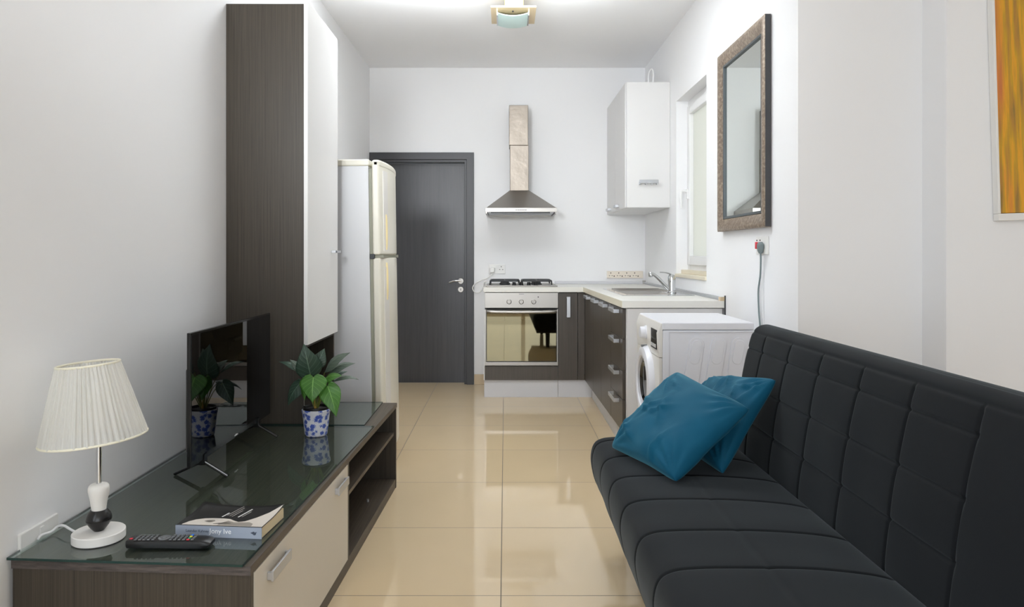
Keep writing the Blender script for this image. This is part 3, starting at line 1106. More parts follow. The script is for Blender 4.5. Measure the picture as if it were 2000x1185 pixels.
part('door_latch', bx(X0 - .040, X0 - .012, 3.50, 3.515, .705, .715), 'button', wd)
def stadium(cx, z0, z1, hw, slant, n=8):
    pts = []
    for i in range(n + 1):
        a = PI * i / n
        pts.append((cx + hw * math.cos(a), z1 - hw + hw * math.sin(a)))
    for i in range(n + 1):
        a = PI + PI * i / n
        pts.append((cx - slant + hw * math.cos(a), z0 + hw + hw * math.sin(a)))
    return pts
for cx in (.872, .972, 1.066):
    b = nb()
    prism(b, stadium(cx, .35, .783, .034, .055), Y0 - .003, Y0 + .006, 'y')
    e = part('side_rib', b, 'appliance', wm, bevel=.0014, seg=2)
    b = nb()
    prism(b, stadium(cx + .002, .66, .772, .024, .012), Y0 - .006, Y0 + .004, 'y')
    part('rib_emboss', b, 'appliance', e, bevel=.0024, seg=2)
b = nb()
box(b, X0 + .035, X0 + .0362, Y0 - .0006, Y0 + .005, .09, H - .042)
box(b, X0 + .0362, X1 - .004, Y0 - .0006, Y0 + .005, H - .045, H - .042)
part('panel_seam', b, 'plinth', wm)
for fx_, fy_ in ((X0 + .05, Y0 + .05), (X1 - .05, Y0 + .05), (X0 + .05, Y1 - .05), (X1 - .05, Y1 - .05)):
    b = nb()
    lathe(b, (fx_, fy_, 0), [(.02, 0), (.02, .012), (.01, .014), (.01, .022)], 16)
    part('foot', b, 'black', wm)

# ================================================================== fridge
TILT = R(0.85)
fr = thing('refrigerator', (-.70, 3.75, 0), 'ageing white top-freezer fridge standing behind the tall cabinet', 'refrigerator', rot=(0, -TILT, 0))
# local coordinates: origin at the near bottom corner of the body front, +x is the room, +y the far side
HF = 1.665
part('body', bx(-.455, 0, 0, .56, .04, HF - .035), 'fridge', fr, bevel=.004, local=True)
part('top_cap', bx(-.455, .004, -.003, .563, HF - .036, HF), 'fridge_door', fr, bevel=.008, seg=3, local=True)
part('door_seal', bx(.001, .016, .006, .552, .08, HF - .05), 'seal', fr, local=True)
def bow(n=18, x0=.016, xe=.054, xm=.082, y0=0, y1=.56):
    P = [(x0, y0), ]
    for i in range(n + 1):
        t = i / n
        P.append((xe + (xm - xe) * math.sin(PI * t) ** 0.75, y0 + (y1 - y0) * t))
    P.append((x0, y1))
    return P
ZS = 1.150
for nm, z0, z1 in (('freezer_door', ZS + .008, HF - .006), ('fridge_door', .08, ZS - .008)):
    b = nb()
    prism(b, bow(), z0, z1)
    d = part(nm, b, 'fridge_door', fr, bevel=.010, seg=4, local=True)
    b = nb()
    if z1 > 1.5:
        prism(b, [(x + .002, y) for x, y in bow()], z1 - .036, z1 + .003)
        part('door_cap', b, 'fridge_door', d, bevel=.012, seg=4, local=True)
        hz0, hz1 = 1.20, 1.36
    else:
        hz0, hz1 = .93, 1.10
    b = nb()
    # long shallow grip let into the bowed front
    xg = .054 + .028 * math.sin(PI * .17) ** .75
    tube(b, [(xg - .002, .10, hz0 - .015), (xg + .001, .10, hz0 + .02), (xg + .002, .10, (hz0 + hz1) / 2), (xg + .001, .10, hz1 - .02), (xg - .002, .10, hz1 + .015)], .009, 10)
    part('door_grip', b, 'yellowed', d, local=True, label='yellowed plastic grip')
    b = nb()
    pts = [(.0565 + .0275 * math.sin(PI * t) ** .75, .56 * t) for t in [.10, .13, .16, .19, .22, .25]]
    prism(b, pts + [(x - .006, y) for x, y in pts[::-1]], z0 + .02, z1 - .05)
    part('trim_strip', b, 'appl_front', d, local=True)
b = nb()
box(b, .002, .026, -.003, .012, ZS - .013, ZS + .013)
part('hinge', b, 'iron', fr, local=True, bevel=.003)
part('door_gap', bx(.020, .070, .02, .54, ZS - .008, ZS + .008), 'seal', fr, local=True)
for x in (-.41, -.05):
    for y in (.05, .50):
        b = nb()
        lathe(b, (x, y, 0), [(.022, 0), (.022, .02), (.012, .022), (.012, .045)], 16)
        part('foot', b, 'black', fr, local=True)

# ================================================================== tv bench
ZB = .420
bn = thing('media_bench', (-.88, 2.62, 0), 'long low dark wood television bench with a cream drawer and open shelves', 'television bench')
def bxf(y):            # x of the bench's front plane
    return -.604 + (y - 1.684) * .0337
NL, NR, FR, FL = (-1.200, 1.724), (-.604, 1.684), (-.541, 3.545), (-1.200, 3.565)
part('bench_top', prism(nb(), [NL, NR, FR, FL], ZB - .022, ZB), 'wood_y', bn, bevel=.0012)
part('top_end_edge', prism(nb(), [(NL[0], NL[1] - .0014), (NR[0], NR[1] - .0014), NR, NL], ZB - .0215, ZB - .0005), 'wood_x', bn)
def seg_panel(y0, y1, xin, z0, z1, setback=0.0, xl=-1.200):
    return prism(nb(), [(xl, y0 + .04 * (1 if y0 < 1.8 else 0)), (bxf(y0) - setback, y0), (bxf(y1) - setback, y1), (xl, y1 + .04 * (1 if y0 < 1.8 else 0))], z0, z1)
part('near_side_panel', seg_panel(1.688, 1.706, 0, 0, ZB - .022, .002), 'wood_v', bn, bevel=.001)
part('far_side_panel', seg_panel(3.525, 3.543, 0, 0, ZB - .022, .002), 'wood_v', bn, bevel=.001)
part('divider', seg_panel(2.590, 2.610, 0, .046, ZB - .022, .002), 'wood_v', bn, bevel=.001)
part('bottom_board', prism(nb(), [(-1.19, 1.75), (bxf(1.706) - .004, 1.7065), (bxf(3.524) - .004, 3.5245), (-1.19, 3.5245)], .0, .046), 'wood_y', bn, bevel=.001)
part('back_board', bx(-1.198, -1.190, 1.78, 3.52, .046, ZB - .022), 'wood_dk', bn)
part('shelf', prism(nb(), [(-1.19, 2.611), (bxf(2.611) - .012, 2.611), (bxf(3.524) - .012, 3.524), (-1.19, 3.524)], .262, .278), 'wood_y', bn, bevel=.001)
dw = part('drawer', prism(nb(), [(bxf(1.707) - .020, 1.709), (bxf(1.707) - .0005, 1.709), (bxf(2.588) - .0005, 2.587), (bxf(2.588) - .020, 2.587)], .049, ZB - .025), 'cream', bn, bevel=.001, label='cream drawer front')
def bench_handle(y0, y1, z):
    b = nb()
    x0, x1 = bxf(y0), bxf(y1)
    prism(b, [(x0 + .009, y0), (x0 + .016, y0), (x1 + .016, y1), (x1 + .009, y1)], z - .014, z + .014)
    for y in (y0, y1 - .010):
        box(b, bxf(y) - .001, bxf(y) + .012, y, y + .010, z - .010, z + .010)
    part('handle', b, 'alu', dw, bevel=.002)
bench_handle(1.79, 1.93, .348)
bench_handle(2.415, 2.545, .352)
b = nb()
lathe(b, (-.62, 3.20, .046), [(.006, 0), (.006, .012)], 12)
part('screw_cap', b, 'alu', bn)

# sheet glass lying on the bench
def gsheet(name, pts, label):
    g = thing(name, (sum(p[0] for p in pts) / len(pts), sum(p[1] for p in pts) / len(pts), ZB), label, 'glass sheet', group='glass sheets on the bench')
    part('pane', prism(nb(), pts, ZB + .0005, ZB + .0065), 'glass_top', g, smooth=0)
    b = nb()
    n = len(pts)
    cx, cy = sum(p[0] for p in pts) / n, sum(p[1] for p in pts) / n
    for i in range(n):
        a, c = Vector(pts[i] + (0,)), Vector(pts[(i + 1) % n] + (0,))
        d = (c - a).normalized()
        nn = Vector((d.y, -d.x, 0))
        q4 = [a, c, c + nn * .0008, a + nn * .0008]
        prism(b, [(v.x, v.y) for v in q4], ZB + .0006, ZB + .0064)
    part('polished_edge', b, 'glass_edge', g, label='dark green polished edge')
    return g
gsheet('glass_top', [(-1.207, 1.718), (-.622, 1.679), (-.563, 3.040), (-1.207, 3.060)], 'large near sheet of tinted glass covering the bench under the television, lamp and book')
gsheet('glass_top', [(-1.195, 3.066), (-.609, 3.060), (-.612, 3.538), (-.855, 3.538), (-.855, 3.078), (-1.195, 3.078)], 'smaller far sheet of tinted glass on the bench at the foot of the tall cabinet')

# ================================================================== tall cabinet
tc = thing('tall_cabinet', (-1.05, 3.35, ZB), 'tall dark wood cabinet with a long white door on the far bench end', 'cabinet')
ya, yb, xw, xc = 3.085, 3.640, XL + .001, -.877
zt = 2.250
part('near_side_panel', bx(xw, xc, ya, ya + .018, ZB + .001, zt), 'wood_v', tc, bevel=.001)
part('far_side_panel', bx(xw, xc, yb - .018, yb, ZB + .001, zt + .03), 'wood_v', tc, bevel=.001)
part('top_board', bx(xw, xc, ya + .018, yb - .018, zt - .018, zt), 'wood_v', tc)
part('back_board', bx(xw, xw + .01, ya + .018, yb - .018, ZB + .001, zt - .018), 'wood_dk', tc)
part('niche_shelf', bx(xw + .01, xc, ya + .018, yb - .018, .750, .768), 'wood_dk', tc)
part('bottom_board', bx(xw + .01, xc, ya + .018, yb - .018, ZB + .001, ZB + .019), 'wood_dk', tc)
d = part('cabinet_door', bx(xc, xc + .018, ya + .001, yb - .004, .766, zt + .012), 'white_gloss', tc, bevel=.0015, label='long white door')
b = nb()
box(b, xc + .018, xc + .046, 3.50, 3.510, 1.168, 1.180)
box(b, xc + .038, xc + .046, 3.50, 3.60, 1.168, 1.180)
box(b, xc + .018, xc + .046, 3.59, 3.60, 1.168, 1.180)
part('handle', b, 'alu', d, bevel=.002)

# ================================================================== television
tv = thing('television', (-1.0, 2.63, ZB + .0065), 'flat black television with a glossy screen on splayed feet beside the left wall', 'television')
yn, yfz = 2.240, 3.020
zb0, zb1 = .484, .912
def tvx(y):
    return -.994 - (y - yn) * .008
part('bezel', prism(nb(), [(tvx(yn) - .012, yn), (tvx(yn), yn), (tvx(yfz), yfz), (tvx(yfz) - .012, yfz)], zb0, zb1), 'bezel', tv, bevel=.002)
part('rear_housing', prism(nb(), [(-1.055, yn + .10), (-1.008, yn + .06), (-1.014, yfz - .06), (-1.060, yfz - .10)], zb0 + .02, zb0 + .30), 'black', tv, bevel=.008)
part('screen', prism(nb(), [(tvx(yn) - .001, yn + .008), (tvx(yn) + .0008, yn + .008), (tvx(yfz) + .0008, yfz - .008), (tvx(yfz) - .001, yfz - .008)], zb0 + .018, zb1 - .008), 'screen', tv)
b = nb()
for i, h in enumerate((.004, .006, .004)):
    box(b, tvx(2.63) + .0002, tvx(2.63) + .0012, 2.612 + i * .012, 2.620 + i * .012, zb0 + .007, zb0 + .007 + h)
part('badge', b, 'marker', tv)
for yy in (2.350, 2.860):
    b = nb()
    zf = ZB + .0065
    P0, P1, P2 = (-.915, yy - .012, zf + .004), (-1.000, yy, zf + .050), (-1.100, yy + .012, zf + .004)
    tube(b, [P0, P1], .008, 8, smooth=False, flat=.6)
    tube(b, [P1, P2], .008, 8, smooth=False, flat=.6)
    box(b, -1.010, -.992, yy - .012, yy + .012, zf + .040, zf + .075)
    part('foot', b, 'bezel', tv)

# ================================================================== table lamp
ZG = ZB + .0065
LX, LY = -1.047, 1.828
lp = thing('table_lamp', (LX, LY, ZG), 'table lamp with a pleated white shade and black and white turned stem', 'lamp')
b = nb()
lathe(b, (LX, LY, ZG), [(.060, .001), (.062, .003), (.062, .022), (.060, .024)], 56)
part('base', b, 'lamp_white', lp, label='white disc base')
b = nb()
lathe(b, (LX, LY, ZG), [(.0595, 0), (.0595, .0012)], 40)
part('base_felt', b, 'black_matte', lp)
b = nb()
lathe(b, (LX, LY, ZG), smooth_prof([(.012, .024), (.018, .031), (.025, .041), (.0295, .051), (.0300, .057), (.0280, .064), (.0245, .071), (.0185, .078)]), 48)
part('stem_ball', b, 'lamp_black', lp, label='black turned ball')
b = nb()
lathe(b, (LX, LY, ZG), smooth_prof([(.0170, .078), (.018, .086), (.0200, .101), (.0235, .118), (.0252, .128), (.0242, .137), (.0190, .143), (.008, .145)]), 48)
part('stem_vase', b, 'lamp_white', lp, label='white turned vase')
b = nb()
lathe(b, (LX, LY, ZG), [(.0062, .142), (.0065, .285), (.012, .287), (.012, .30)], 20)
part('rod', b, 'chrome', lp)
b = nb()
lathe(b, (LX, LY, ZG), [(.014, .285), (.014, .325), (.012, .33)], 20)
part('bulb_holder', b, 'lamp_white', lp)
b = nb()
lathe(b, (LX, LY, ZG), [(.012, .33), (.018, .345), (.028, .365), (.030, .382), (.024, .402), (.010, .412)], 24)
part('bulb', b, 'bulb', lp)
# the shade sits a little askew
zs0, zs1, r0, r1 = .262, .452, .1235, .0725
TS = Matrix.Translation((LX - .020, LY, ZG + .36)) @ Matrix.Rotation(R(-4.5), 4, 'Y') @ Matrix.Translation((-LX, -LY, -(ZG + .36)))
b = nb()
NP = 56
rings = []
for j in range(7):
    t = j / 6
    ring = []
    for i in range(NP * 4):
        a = 2 * PI * i / (NP * 4)
        rr = r0 + (r1 - r0) * t + .0017 * (1 if (i // 2) % 2 else -1) * (1 + .5 * math.sin(a * 9)) + .0010 * math.sin(a * 23 + 2)
        ring.append(b.verts.new((LX + rr * math.cos(a), LY + rr * math.sin(a), ZG + zs0 + (zs1 - zs0) * t)))
    rings.append(ring)
n = NP * 4
for A, B in zip(rings, rings[1:]):
    for i in range(n):
        b.faces.new([A[i], A[(i + 1) % n], B[(i + 1) % n], B[i]])
b.transform(TS)
sh = part('lamp_shade', b, 'shade', lp, smooth=0)
for rr, z in ((r0, zs0), (r1, zs1)):
    b = nb()
    m_, s_ = 64, 8
    vv = [[b.verts.new((LX + (rr + .0026 * math.cos(2 * PI * k / s_)) * math.cos(2 * PI * i / m_), LY + (rr + .0026 * math.cos(2 * PI * k / s_)) * math.sin(2 * PI * i / m_), ZG + z + .003 * math.sin(2 * PI * k / s_))) for k in range(s_)] for i in range(m_)]
    for i in range(m_):
        for k in range(s_):
            b.faces.new([vv[i][k], vv[(i + 1) % m_][k], vv[(i + 1) % m_][(k + 1) % s_], vv[i][(k + 1) % s_]])
    b.transform(TS)
    part('shade_rim', b, 'shade_rim', sh)
b = nb()
for k in range(3):
    a = 2 * PI * k / 3 + .3
    tube(b, [(LX, LY, ZG + .335), (LX + r1 * math.cos(a), LY + r1 * math.sin(a), ZG + zs1)], .0012, 6, smooth=False)
b.transform(TS)
part('shade_spider', b, 'chrome', sh)
b = nb()
tube(b, [(LX - .060, LY + .012, ZG + .010), (LX - .085, LY + .020, ZG + .018), (LX - .112, LY + .035, ZG + .022), (LX - .135, LY + .045, ZG + .016), (LX - .142, LY + .030, ZG + .008), (LX - .150, LY + .005, ZG + .010), (XL + .018, LY - .010, ZG + .006)], .0032, 10)
part('cable', b, 'white', lp)

# ================================================================== remote control
rc = thing('remote_control', (-.842, 1.784, ZG), 'black remote control with coloured buttons lying in front of the book', 'remote control', rot=(0, 0, R(1.5)))
b = nb()
secs = [(-.105, .015, .020, .006), (-.100, .020, .023, .002), (-.05, .022, .023, .002), (.0, .022, .022, .001), (.05, .023, .022, .000), (.08, .024, .021, .000), (.098, .022, .018, .002), (.105, .017, .014, .006)]
rings = []
for x, hw, zt_, zb_ in secs:
    ring = []
    for k in range(12):
        a = 2 * PI * k / 12
        c_, s_ = math.cos(a), math.sin(a)
        e = .45
        yy = hw * (abs(c_) ** e) * (1 if c_ >= 0 else -1)
        zz = (zt_ + zb_) / 2 + (zt_ - zb_) / 2 * (abs(s_) ** e) * (1 if s_ >= 0 else -1)
        ring.append(b.verts.new((x, yy, zz)))
    rings.append(ring)
for A, B in zip(rings, rings[1:]):
    for i in range(12):
        b.faces.new([A[i], A[(i + 1) % 12], B[(i + 1) % 12], B[i]])
b.faces.new(rings[0])
b.faces.new(rings[-1][::-1])
part('body', b, 'black', rc, local=True, smooth=50)
def button(x, y, z, sx, sy, m):
    return part('button', bx(x - sx / 2, x + sx / 2, y - sy / 2, y + sy / 2, z, z + .0022), m, rc, local=True, bevel=.0006)
proto = None
def zr(x):
    return .0225 - max(0, x + .02) * .012
for i in range(16):
    x = -.080 + i * .0108
    if -.035 < x < .005:
        continue
    for j in range(4 if x < .07 else 0):
        y = -.0145 + j * .0097
        m_ = 'button'
        if .045 < x < .056:
            m_ = ('b_red', 'b_green', 'b_yellow', 'b_blue')[j]
        if m_ == 'button' and proto:
            o = proto.copy()
            COL.objects.link(o)
            o.parent = rc
            o.location = (x + .080, y + .0145, zr(x) - zr(-.080))
        else:
            o = button(x, y, zr(x), .0065, .0055, m_)
            if m_ == 'button':
                proto = o
            else:
                o['label'] = m_[2:] + ' button'
o = button(-.094, -.006, .0218, .007, .007, 'b_red')
o['label'] = 'red power button'
b = nb()
lathe(b, (-.014, 0, .0218), [(.0155, 0), (.0155, .0016), (.010, .0022), (.0095, .0008), (.006, .0008), (.0055, .0022), (.001, .0024)], 28)
part('navigation_ring', b, 'button', rc, local=True)

# ================================================================== book
BK = Vector((-.738, 1.915, ZG))
ba = R(-4.8)
bk = thing('book', tuple(BK), 'paperback book with a black and white cover and blue-grey spine on the glass', 'book', rot=(0, 0, ba))
BL, BW, BT = .116, .074, .029     # half length, half width, thickness
part('pages', bx(-BL + .0015, BL - .0015, -BW + .002, BW - .002, .0012, BT - .0012), 'paper', bk, local=True)
part('back_cover', bx(-BL, BL, -BW, BW, 0, .0012), 'cover', bk, local=True)
part('spine', bx(-BL, BL, -BW - .0012, -BW + .001, 0, BT), 'spine', bk, local=True, label='blue-grey spine')
def cz(x, y):           # the front cover lifts a little at its far corners
    t = max(0, (y + BW * .2) / (1.2 * BW))
    return BT + .0012 + .010 * t * t * (x / BL) ** 2
def sheet(x0, x1, y0, y1, dz, nx=16, ny=10, poly=None):
    b = nb()
    g = [[b.verts.new((x0 + (x1 - x0) * i / nx, y0 + (y1 - y0) * j / ny, cz(x0 + (x1 - x0) * i / nx, y0 + (y1 - y0) * j / ny) + dz)) for j in range(ny + 1)] for i in range(nx + 1)]
    for i in range(nx):
        for j in range(ny):
            b.faces.new([g[i][j], g[i + 1][j], g[i + 1][j + 1], g[i][j + 1]])
    return b
fc = part('front_cover', sheet(-BL, BL, -BW, BW, -.0009), 'cover', bk, local=True, smooth=60)
fc.modifiers.new('thickness', 'SOLIDIFY').thickness = .0012
def patch(pts, dz, m, name, label=None):
    """cover print: strips following the curved cover between two outlines given as (x, ylow, yhigh)"""
    b = nb()
    vs = []
    for x, a, c in pts:
        vs.append([b.verts.new((x, a + (c - a) * k / 6, cz(x, a + (c - a) * k / 6) + dz)) for k in range(7)])
    for A, B in zip(vs, vs[1:]):
        for k in range(6):
            b.faces.new([A[k], B[k], B[k + 1], A[k + 1]])
    return part(name, b, m, fc, local=True, label=label, smooth=60)
patch([(-.100, -BW, -BW + .004), (-.092, -BW, -BW + .022), (-.080, -BW, -BW + .036), (-.060, -BW, -BW + .046), (-.035, -BW, -BW + .049), (-.010, -BW, -BW + .049), (.010, -BW, -BW + .046), (.025, -BW, -BW + .036), (.040, -BW, -BW + .028), (.055, -BW, -BW + .034), (.075, -BW, -BW + .062), (.095, -BW, -BW + .098), (.110, -BW, -BW + .130), (BL, -BW, BW - .008)], .0006, 'cover_face', 'cover_portrait')
patch([(-.052, -.048, -.046), (-.045, -.052, -.040), (-.035, -.055, -.037), (-.028, -.052, -.038), (-.024, -.047, -.044)], .0009, 'cover_skin', 'portrait_shading')
patch([(-.046, -.049, -.047), (-.038, -.051, -.045), (-.030, -.049, -.046)], .0012, 'cover_dark', 'portrait_shading')
patch([(-.005, -.072, -.060), (.010, -.072, -.040), (.030, -.072, -.050), (.050, -.072, -.048), (.070, -.072, -.046), (.084, -.072, -.056), (.086, -.072, -.068)], .0009, 'cover_skin', 'portrait_shading')
patch([(-.020, -.066, -.064), (-.005, -.064, -.058), (.010, -.061, -.054), (.025, -.058, -.056)], .0012, 'cover_dark', 'portrait_shading')
random.seed(5)
for i, (y0_, x0_, ln, wd_) in enumerate(((-.014, -.022, .030, .0040), (-.002, -.012, .070, .0024), (-.006, -.004, .062, .0024), (-.010, .004, .046, .0024), (-.012, .022, .060, .0040), (-.010, .032, .040, .0024))):
    # lines of cover text run away from the reader
    b = nb()
    t = 0.0
    while t < ln:
        w_ = .0022 + random.random() * .004
        y = y0_ + t
        for xx in (0, ):
            box(b, x0_ + xx, x0_ + xx + wd_, y, min(y + w_, y0_ + ln), cz(x0_, y) + .0004, cz(x0_, y) + .0008)
        t += w_ + .0014
    b.transform(Matrix.Translation((x0_, y0_, 0)) @ Matrix.Rotation(R(-12), 4, 'Z') @ Matrix.Translation((-x0_, -y0_, 0)))
    part('cover_text', b, 'white_ink' if i in (0, 4) else 'grey_ink', fc, local=True)
def text(s, size, mx, m, parent, name, align='LEFT', ext=.0002):
    cu = bpy.data.curves.new('lettering', 'FONT')
    cu.body = s
    cu.size = size
    cu.extrude = ext
    cu.align_x = align
    cu.resolution_u = 3
    to = bpy.data.objects.new('lettering', cu)
    COL.objects.link(to)
    bpy.context.view_layer.update()
    me = bpy.data.meshes.new_from_object(to.evaluated_get(bpy.context.evaluated_depsgraph_get()))
    bpy.data.objects.remove(to)
    b = nb()
    b.from_mesh(me)
    b.transform(mx)
    bpy.data.meshes.remove(me)
    return part(name, b, m, parent, local=True, smooth=0, recalc=False)
SPN = Matrix.Translation((0, -BW - .0014, 0)) @ Matrix.Rotation(R(90), 4, 'X')
sp_ = [c for c in bk.children if c.name.startswith('spine')][0]
text('Leander Kahney', .0095, Matrix.Translation((-.088, 0, .0125)) @ SPN, 'ink', sp_, 'spine_author')
text('Jony Ive', .0185, Matrix.Translation((-.024, 0, .0105)) @ SPN, 'white_ink', sp_, 'spine_title')
b = nb()
prism(b, [(.086, .015), (.092, .012), (.096, .009), (.100, .010), (.103, .018), (.098, .016), (.095, .0185)], -BW - .0016, -BW - .0012, 'y')
part('publisher_mark', b, 'ink', sp_, local=True)

# ================================================================== potted plant
PX, PY = -.769, 2.885
pp = thing('potted_plant', (PX, PY, ZG), 'heart-leaved green plant in a blue and white pot on the bench', 'potted plant')
b = nb()
lathe(b, (PX, PY, ZG), [(.036, 0), (.040, .001), (.0445, .006), (.050, .05), (.0545, .092), (.0565, .095), (.0570, .106), (.0545, .108), (.052, .104), (.050, .08)], 48, cap=False)
part('pot', b, 'pot', pp)
b = nb()
lathe(b, (PX, PY, ZG), [(.047, .03), (.0515, .112), (.0535, .113), (.0535, .117), (.050, .117), (.048, .106)], 40, cap=False)
part('inner_pot', b, 'black', pp, label='black plastic inner pot')
b = nb()
lathe(b, (PX, PY, ZG), [(.0485, .100), (.0485, .106), (.030, .110), (.005, .111)], 32)
part('soil', b, 'soil', pp)
YP = PY
def pw(px, py, dy=0.0):
    y = YP + dy
    return Vector(((px - 987) * y / 1386, y, 1.16 - (py - 497) * y / 1386))
WPROF = [(-.10, .30), (-.06, .62), (.0, .84), (.10, .97), (.22, 1.0), (.36, .93), (.50, .77), (.64, .56), (.78, .34), (.90, .15), (.97, .05), (1.0, .005)]
def leaf(base, tip, width, face, m, droop=.15, fold=.25, stem_from=None, lobes=True):
    base, tip = Vector(base), Vector(tip)
    ax = tip - base
    L_ = ax.length
    d = ax.normalized()
    n = Vector(face).normalized()
    n = (n - n.dot(d) * d).normalized()
    s = d.cross(n).normalized()
    b = nb()
    uvl = b.loops.layers.uv.new('UVMap')
    rows = []
    prof = WPROF if lobes else [(.0, .05), (.08, .35), (.2, .75), (.35, 1.0), (.5, .95), (.65, .75), (.8, .45), (.92, .18), (1.0, .01)]
    NX = 6
    for t, wv in prof:
        row = []
        for k in range(-NX, NX + 1):
            u = k / NX
            lobe = t
            if lobes and t < .0:
                lobe = t * (abs(u) ** .6) * 1.5 if abs(u) > .01 else 0
            off = u * width / 2 * wv
            p = base + d * (L_ * lobe) + s * off
            p += n * (droop * L_ * math.sin(PI * min(1, max(0, t))) - fold * abs(off) + .012 * width * math.sin(t * 14 + abs(u) * 4) * abs(u))
            row.append((b.verts.new(p), (u / 2 + .5, t)))
        rows.append(row)
    for A, B in zip(rows, rows[1:]):
        for k in range(2 * NX):
            q4 = [A[k], A[k + 1], B[k + 1], B[k]]
            try:
                f_ = b.faces.new([x[0] for x in q4])
            except ValueError:
                continue
            for lp_, x in zip(f_.loops, q4):
                lp_[uvl].uv = x[1]
    o = part('leaf', b, m, pp, smooth=80, recalc=False)
    so = o.modifiers.new('thickness', 'SOLIDIFY')
    so.thickness = .0006
    c = Vector(stem_from or (PX, PY, ZG + .11))
    b = nb()
    mid = (c + base) / 2 + Vector((0, 0, .02))
    tube(b, [c, mid, base], .0022, 8, r1=.0014)
    part('stem', b, 'stem', o)
    return o
C = lambda dx, dy: (PX + dx, PY + dy, ZG + .108)
FC = Vector((.25, -1, .15))
leaf(pw(606, 730, -.01), pw(593, 671, -.035), .105, FC, 'leaf_dark', .08, .15, C(-.004, .004))
leaf(pw(612, 737, -.065), pw(610, 786, -.095), .108, Vector((.1, -1, .6)), 'leaf_bright', .12, .22, C(0, -.006))
leaf(pw(598, 738, -.045), pw(595, 782, -.075), .060, Vector((-.7, -1, .5)), 'leaf_bright', .12, .3, C(-.002, -.004))
leaf(pw(640, 754, -.045), pw(657, 814, -.085), .088, Vector((.35, -1, .5)), 'leaf_bright', .14, .2, C(.006, -.004))
leaf(pw(634, 727, .0), pw(684, 688, -.02), .058, Vector((-.2, -.8, .9)), 'leaf_grey', .16, .35, C(.004, .002), lobes=False)
leaf(pw(642, 730, .015), pw(694, 709, .02), .052, Vector((0, -.6, 1)), 'leaf_grey', .18, .4, C(.006, .004), lobes=False)
leaf(pw(644, 738, .02), pw(679, 725, .05), .032, Vector((0, -.6, 1)), 'leaf_dark', .15, .4, C(.006, .006), lobes=False)
leaf(pw(650, 745, .0), pw(701, 741, .01), .034, Vector((0, -.4, 1)), 'leaf_grey', .20, .3, C(.006, .002), lobes=False)
leaf(pw(632, 742, -.03), pw(668, 733, -.05), .045, Vector((.1, -.9, 1)), 'leaf_bright', .15, .3, C(.005, .0), lobes=False)
leaf(pw(588, 728, .01), pw(544, 706, .02), .034, Vector((0, -.5, 1)), 'leaf_dark', .18, .3, C(-.006, .004), lobes=False)
leaf(pw(592, 727, -.01), pw(566, 702, -.01), .034, Vector((-.3, -.8, .8)), 'leaf_grey', .15, .3, C(-.006, .002), lobes=False)
leaf(pw(586, 748, .02), pw(562, 792, .01), .070, Vector((-.3, -1, .5)), 'leaf_dark', .12, .25, C(-.008, .004))
leaf(pw(620, 712, .03), pw(634, 680, .05), .060, Vector((.2, -1, .4)), 'leaf_dark', .1, .2, C(.0, .008))
leaf(pw(603, 745, .05), pw(574, 760, .10), .060, Vector((-.2, -.2, 1)), 'leaf_dark', .15, .2, C(-.002, .012))
b = nb()
tube(b, [(PX - .002, PY - .006, ZG + .106), (PX - .002, PY - .008, ZG + .125), (PX - .004, PY - .008, ZG + .145)], .006, 10, r1=.003)
part('stem_base', b, 'stem_y', pp, label='yellowed stem base')

# ================================================================== sofa
sf = thing('sofa', (.75, 1.87, 0), 'charcoal velvet futon sofa with square quilting along the right side of the room', 'sofa')
SYA, SYB = .90, 2.835
def resample(P, n, closed=True):
    Q = catmull([(p[0], 0, p[1]) for p in (P + [P[0]])], 10)
    d = [0]
    for a, c in zip(Q, Q[1:]):
        d.append(d[-1] + (c - a).length)
    out = []
    j = 0
    for i in range(n):
        s = d[-1] * i / n
        while d[j + 1] < s:
            j += 1
        t = (s - d[j]) / max(1e-9, d[j + 1] - d[j])
        q_ = Q[j].lerp(Q[j + 1], t)
        out.append((q_.x, q_.z))
    return out
def loft(P, ys, rad, disp, n):
    """closed profile P (x,z) swept along y with rounded ends; disp(x, y, z, nx, nz) pushes the surface inwards"""
    pr = resample(P, n)
    cx = sum(p[0] for p in pr) / n
    cz_ = sum(p[1] for p in pr) / n
    nor = []
    area2 = sum(pr[i][0] * pr[(i + 1) % n][1] - pr[(i + 1) % n][0] * pr[i][1] for i in range(n))
    sg = 1 if area2 > 0 else -1
    for i in range(n):
        a, c = pr[i - 1], pr[(i + 1) % n]
        tx, tz = c[0] - a[0], c[1] - a[1]
        l = math.hypot(tx, tz) or 1
        nor.append((sg * tz / l, -sg * tx / l))
    b = nb()
    rings = []
    y0, y1 = ys[0], ys[-1]
    for y in ys:
        d = min(y - y0, y1 - y)
        ins = rad - math.sqrt(max(0, rad * rad - (rad - min(d, rad)) ** 2)) if d < rad else 0
        ring = []
        for (x, z), (nx, nz) in zip(pr, nor):
            k = -ins - disp(x, y, z, nx, nz) * min(1, d / rad + .15)
            ring.append(b.verts.new((x + nx * k, y, z + nz * k)))
        rings.append(ring)
    for A, B in zip(rings, rings[1:]):
        for i in range(n):
            b.faces.new([A[i], A[(i + 1) % n], B[(i + 1) % n], B[i]])
    b.faces.new(rings[0])
    b.faces.new(rings[-1])
    return b
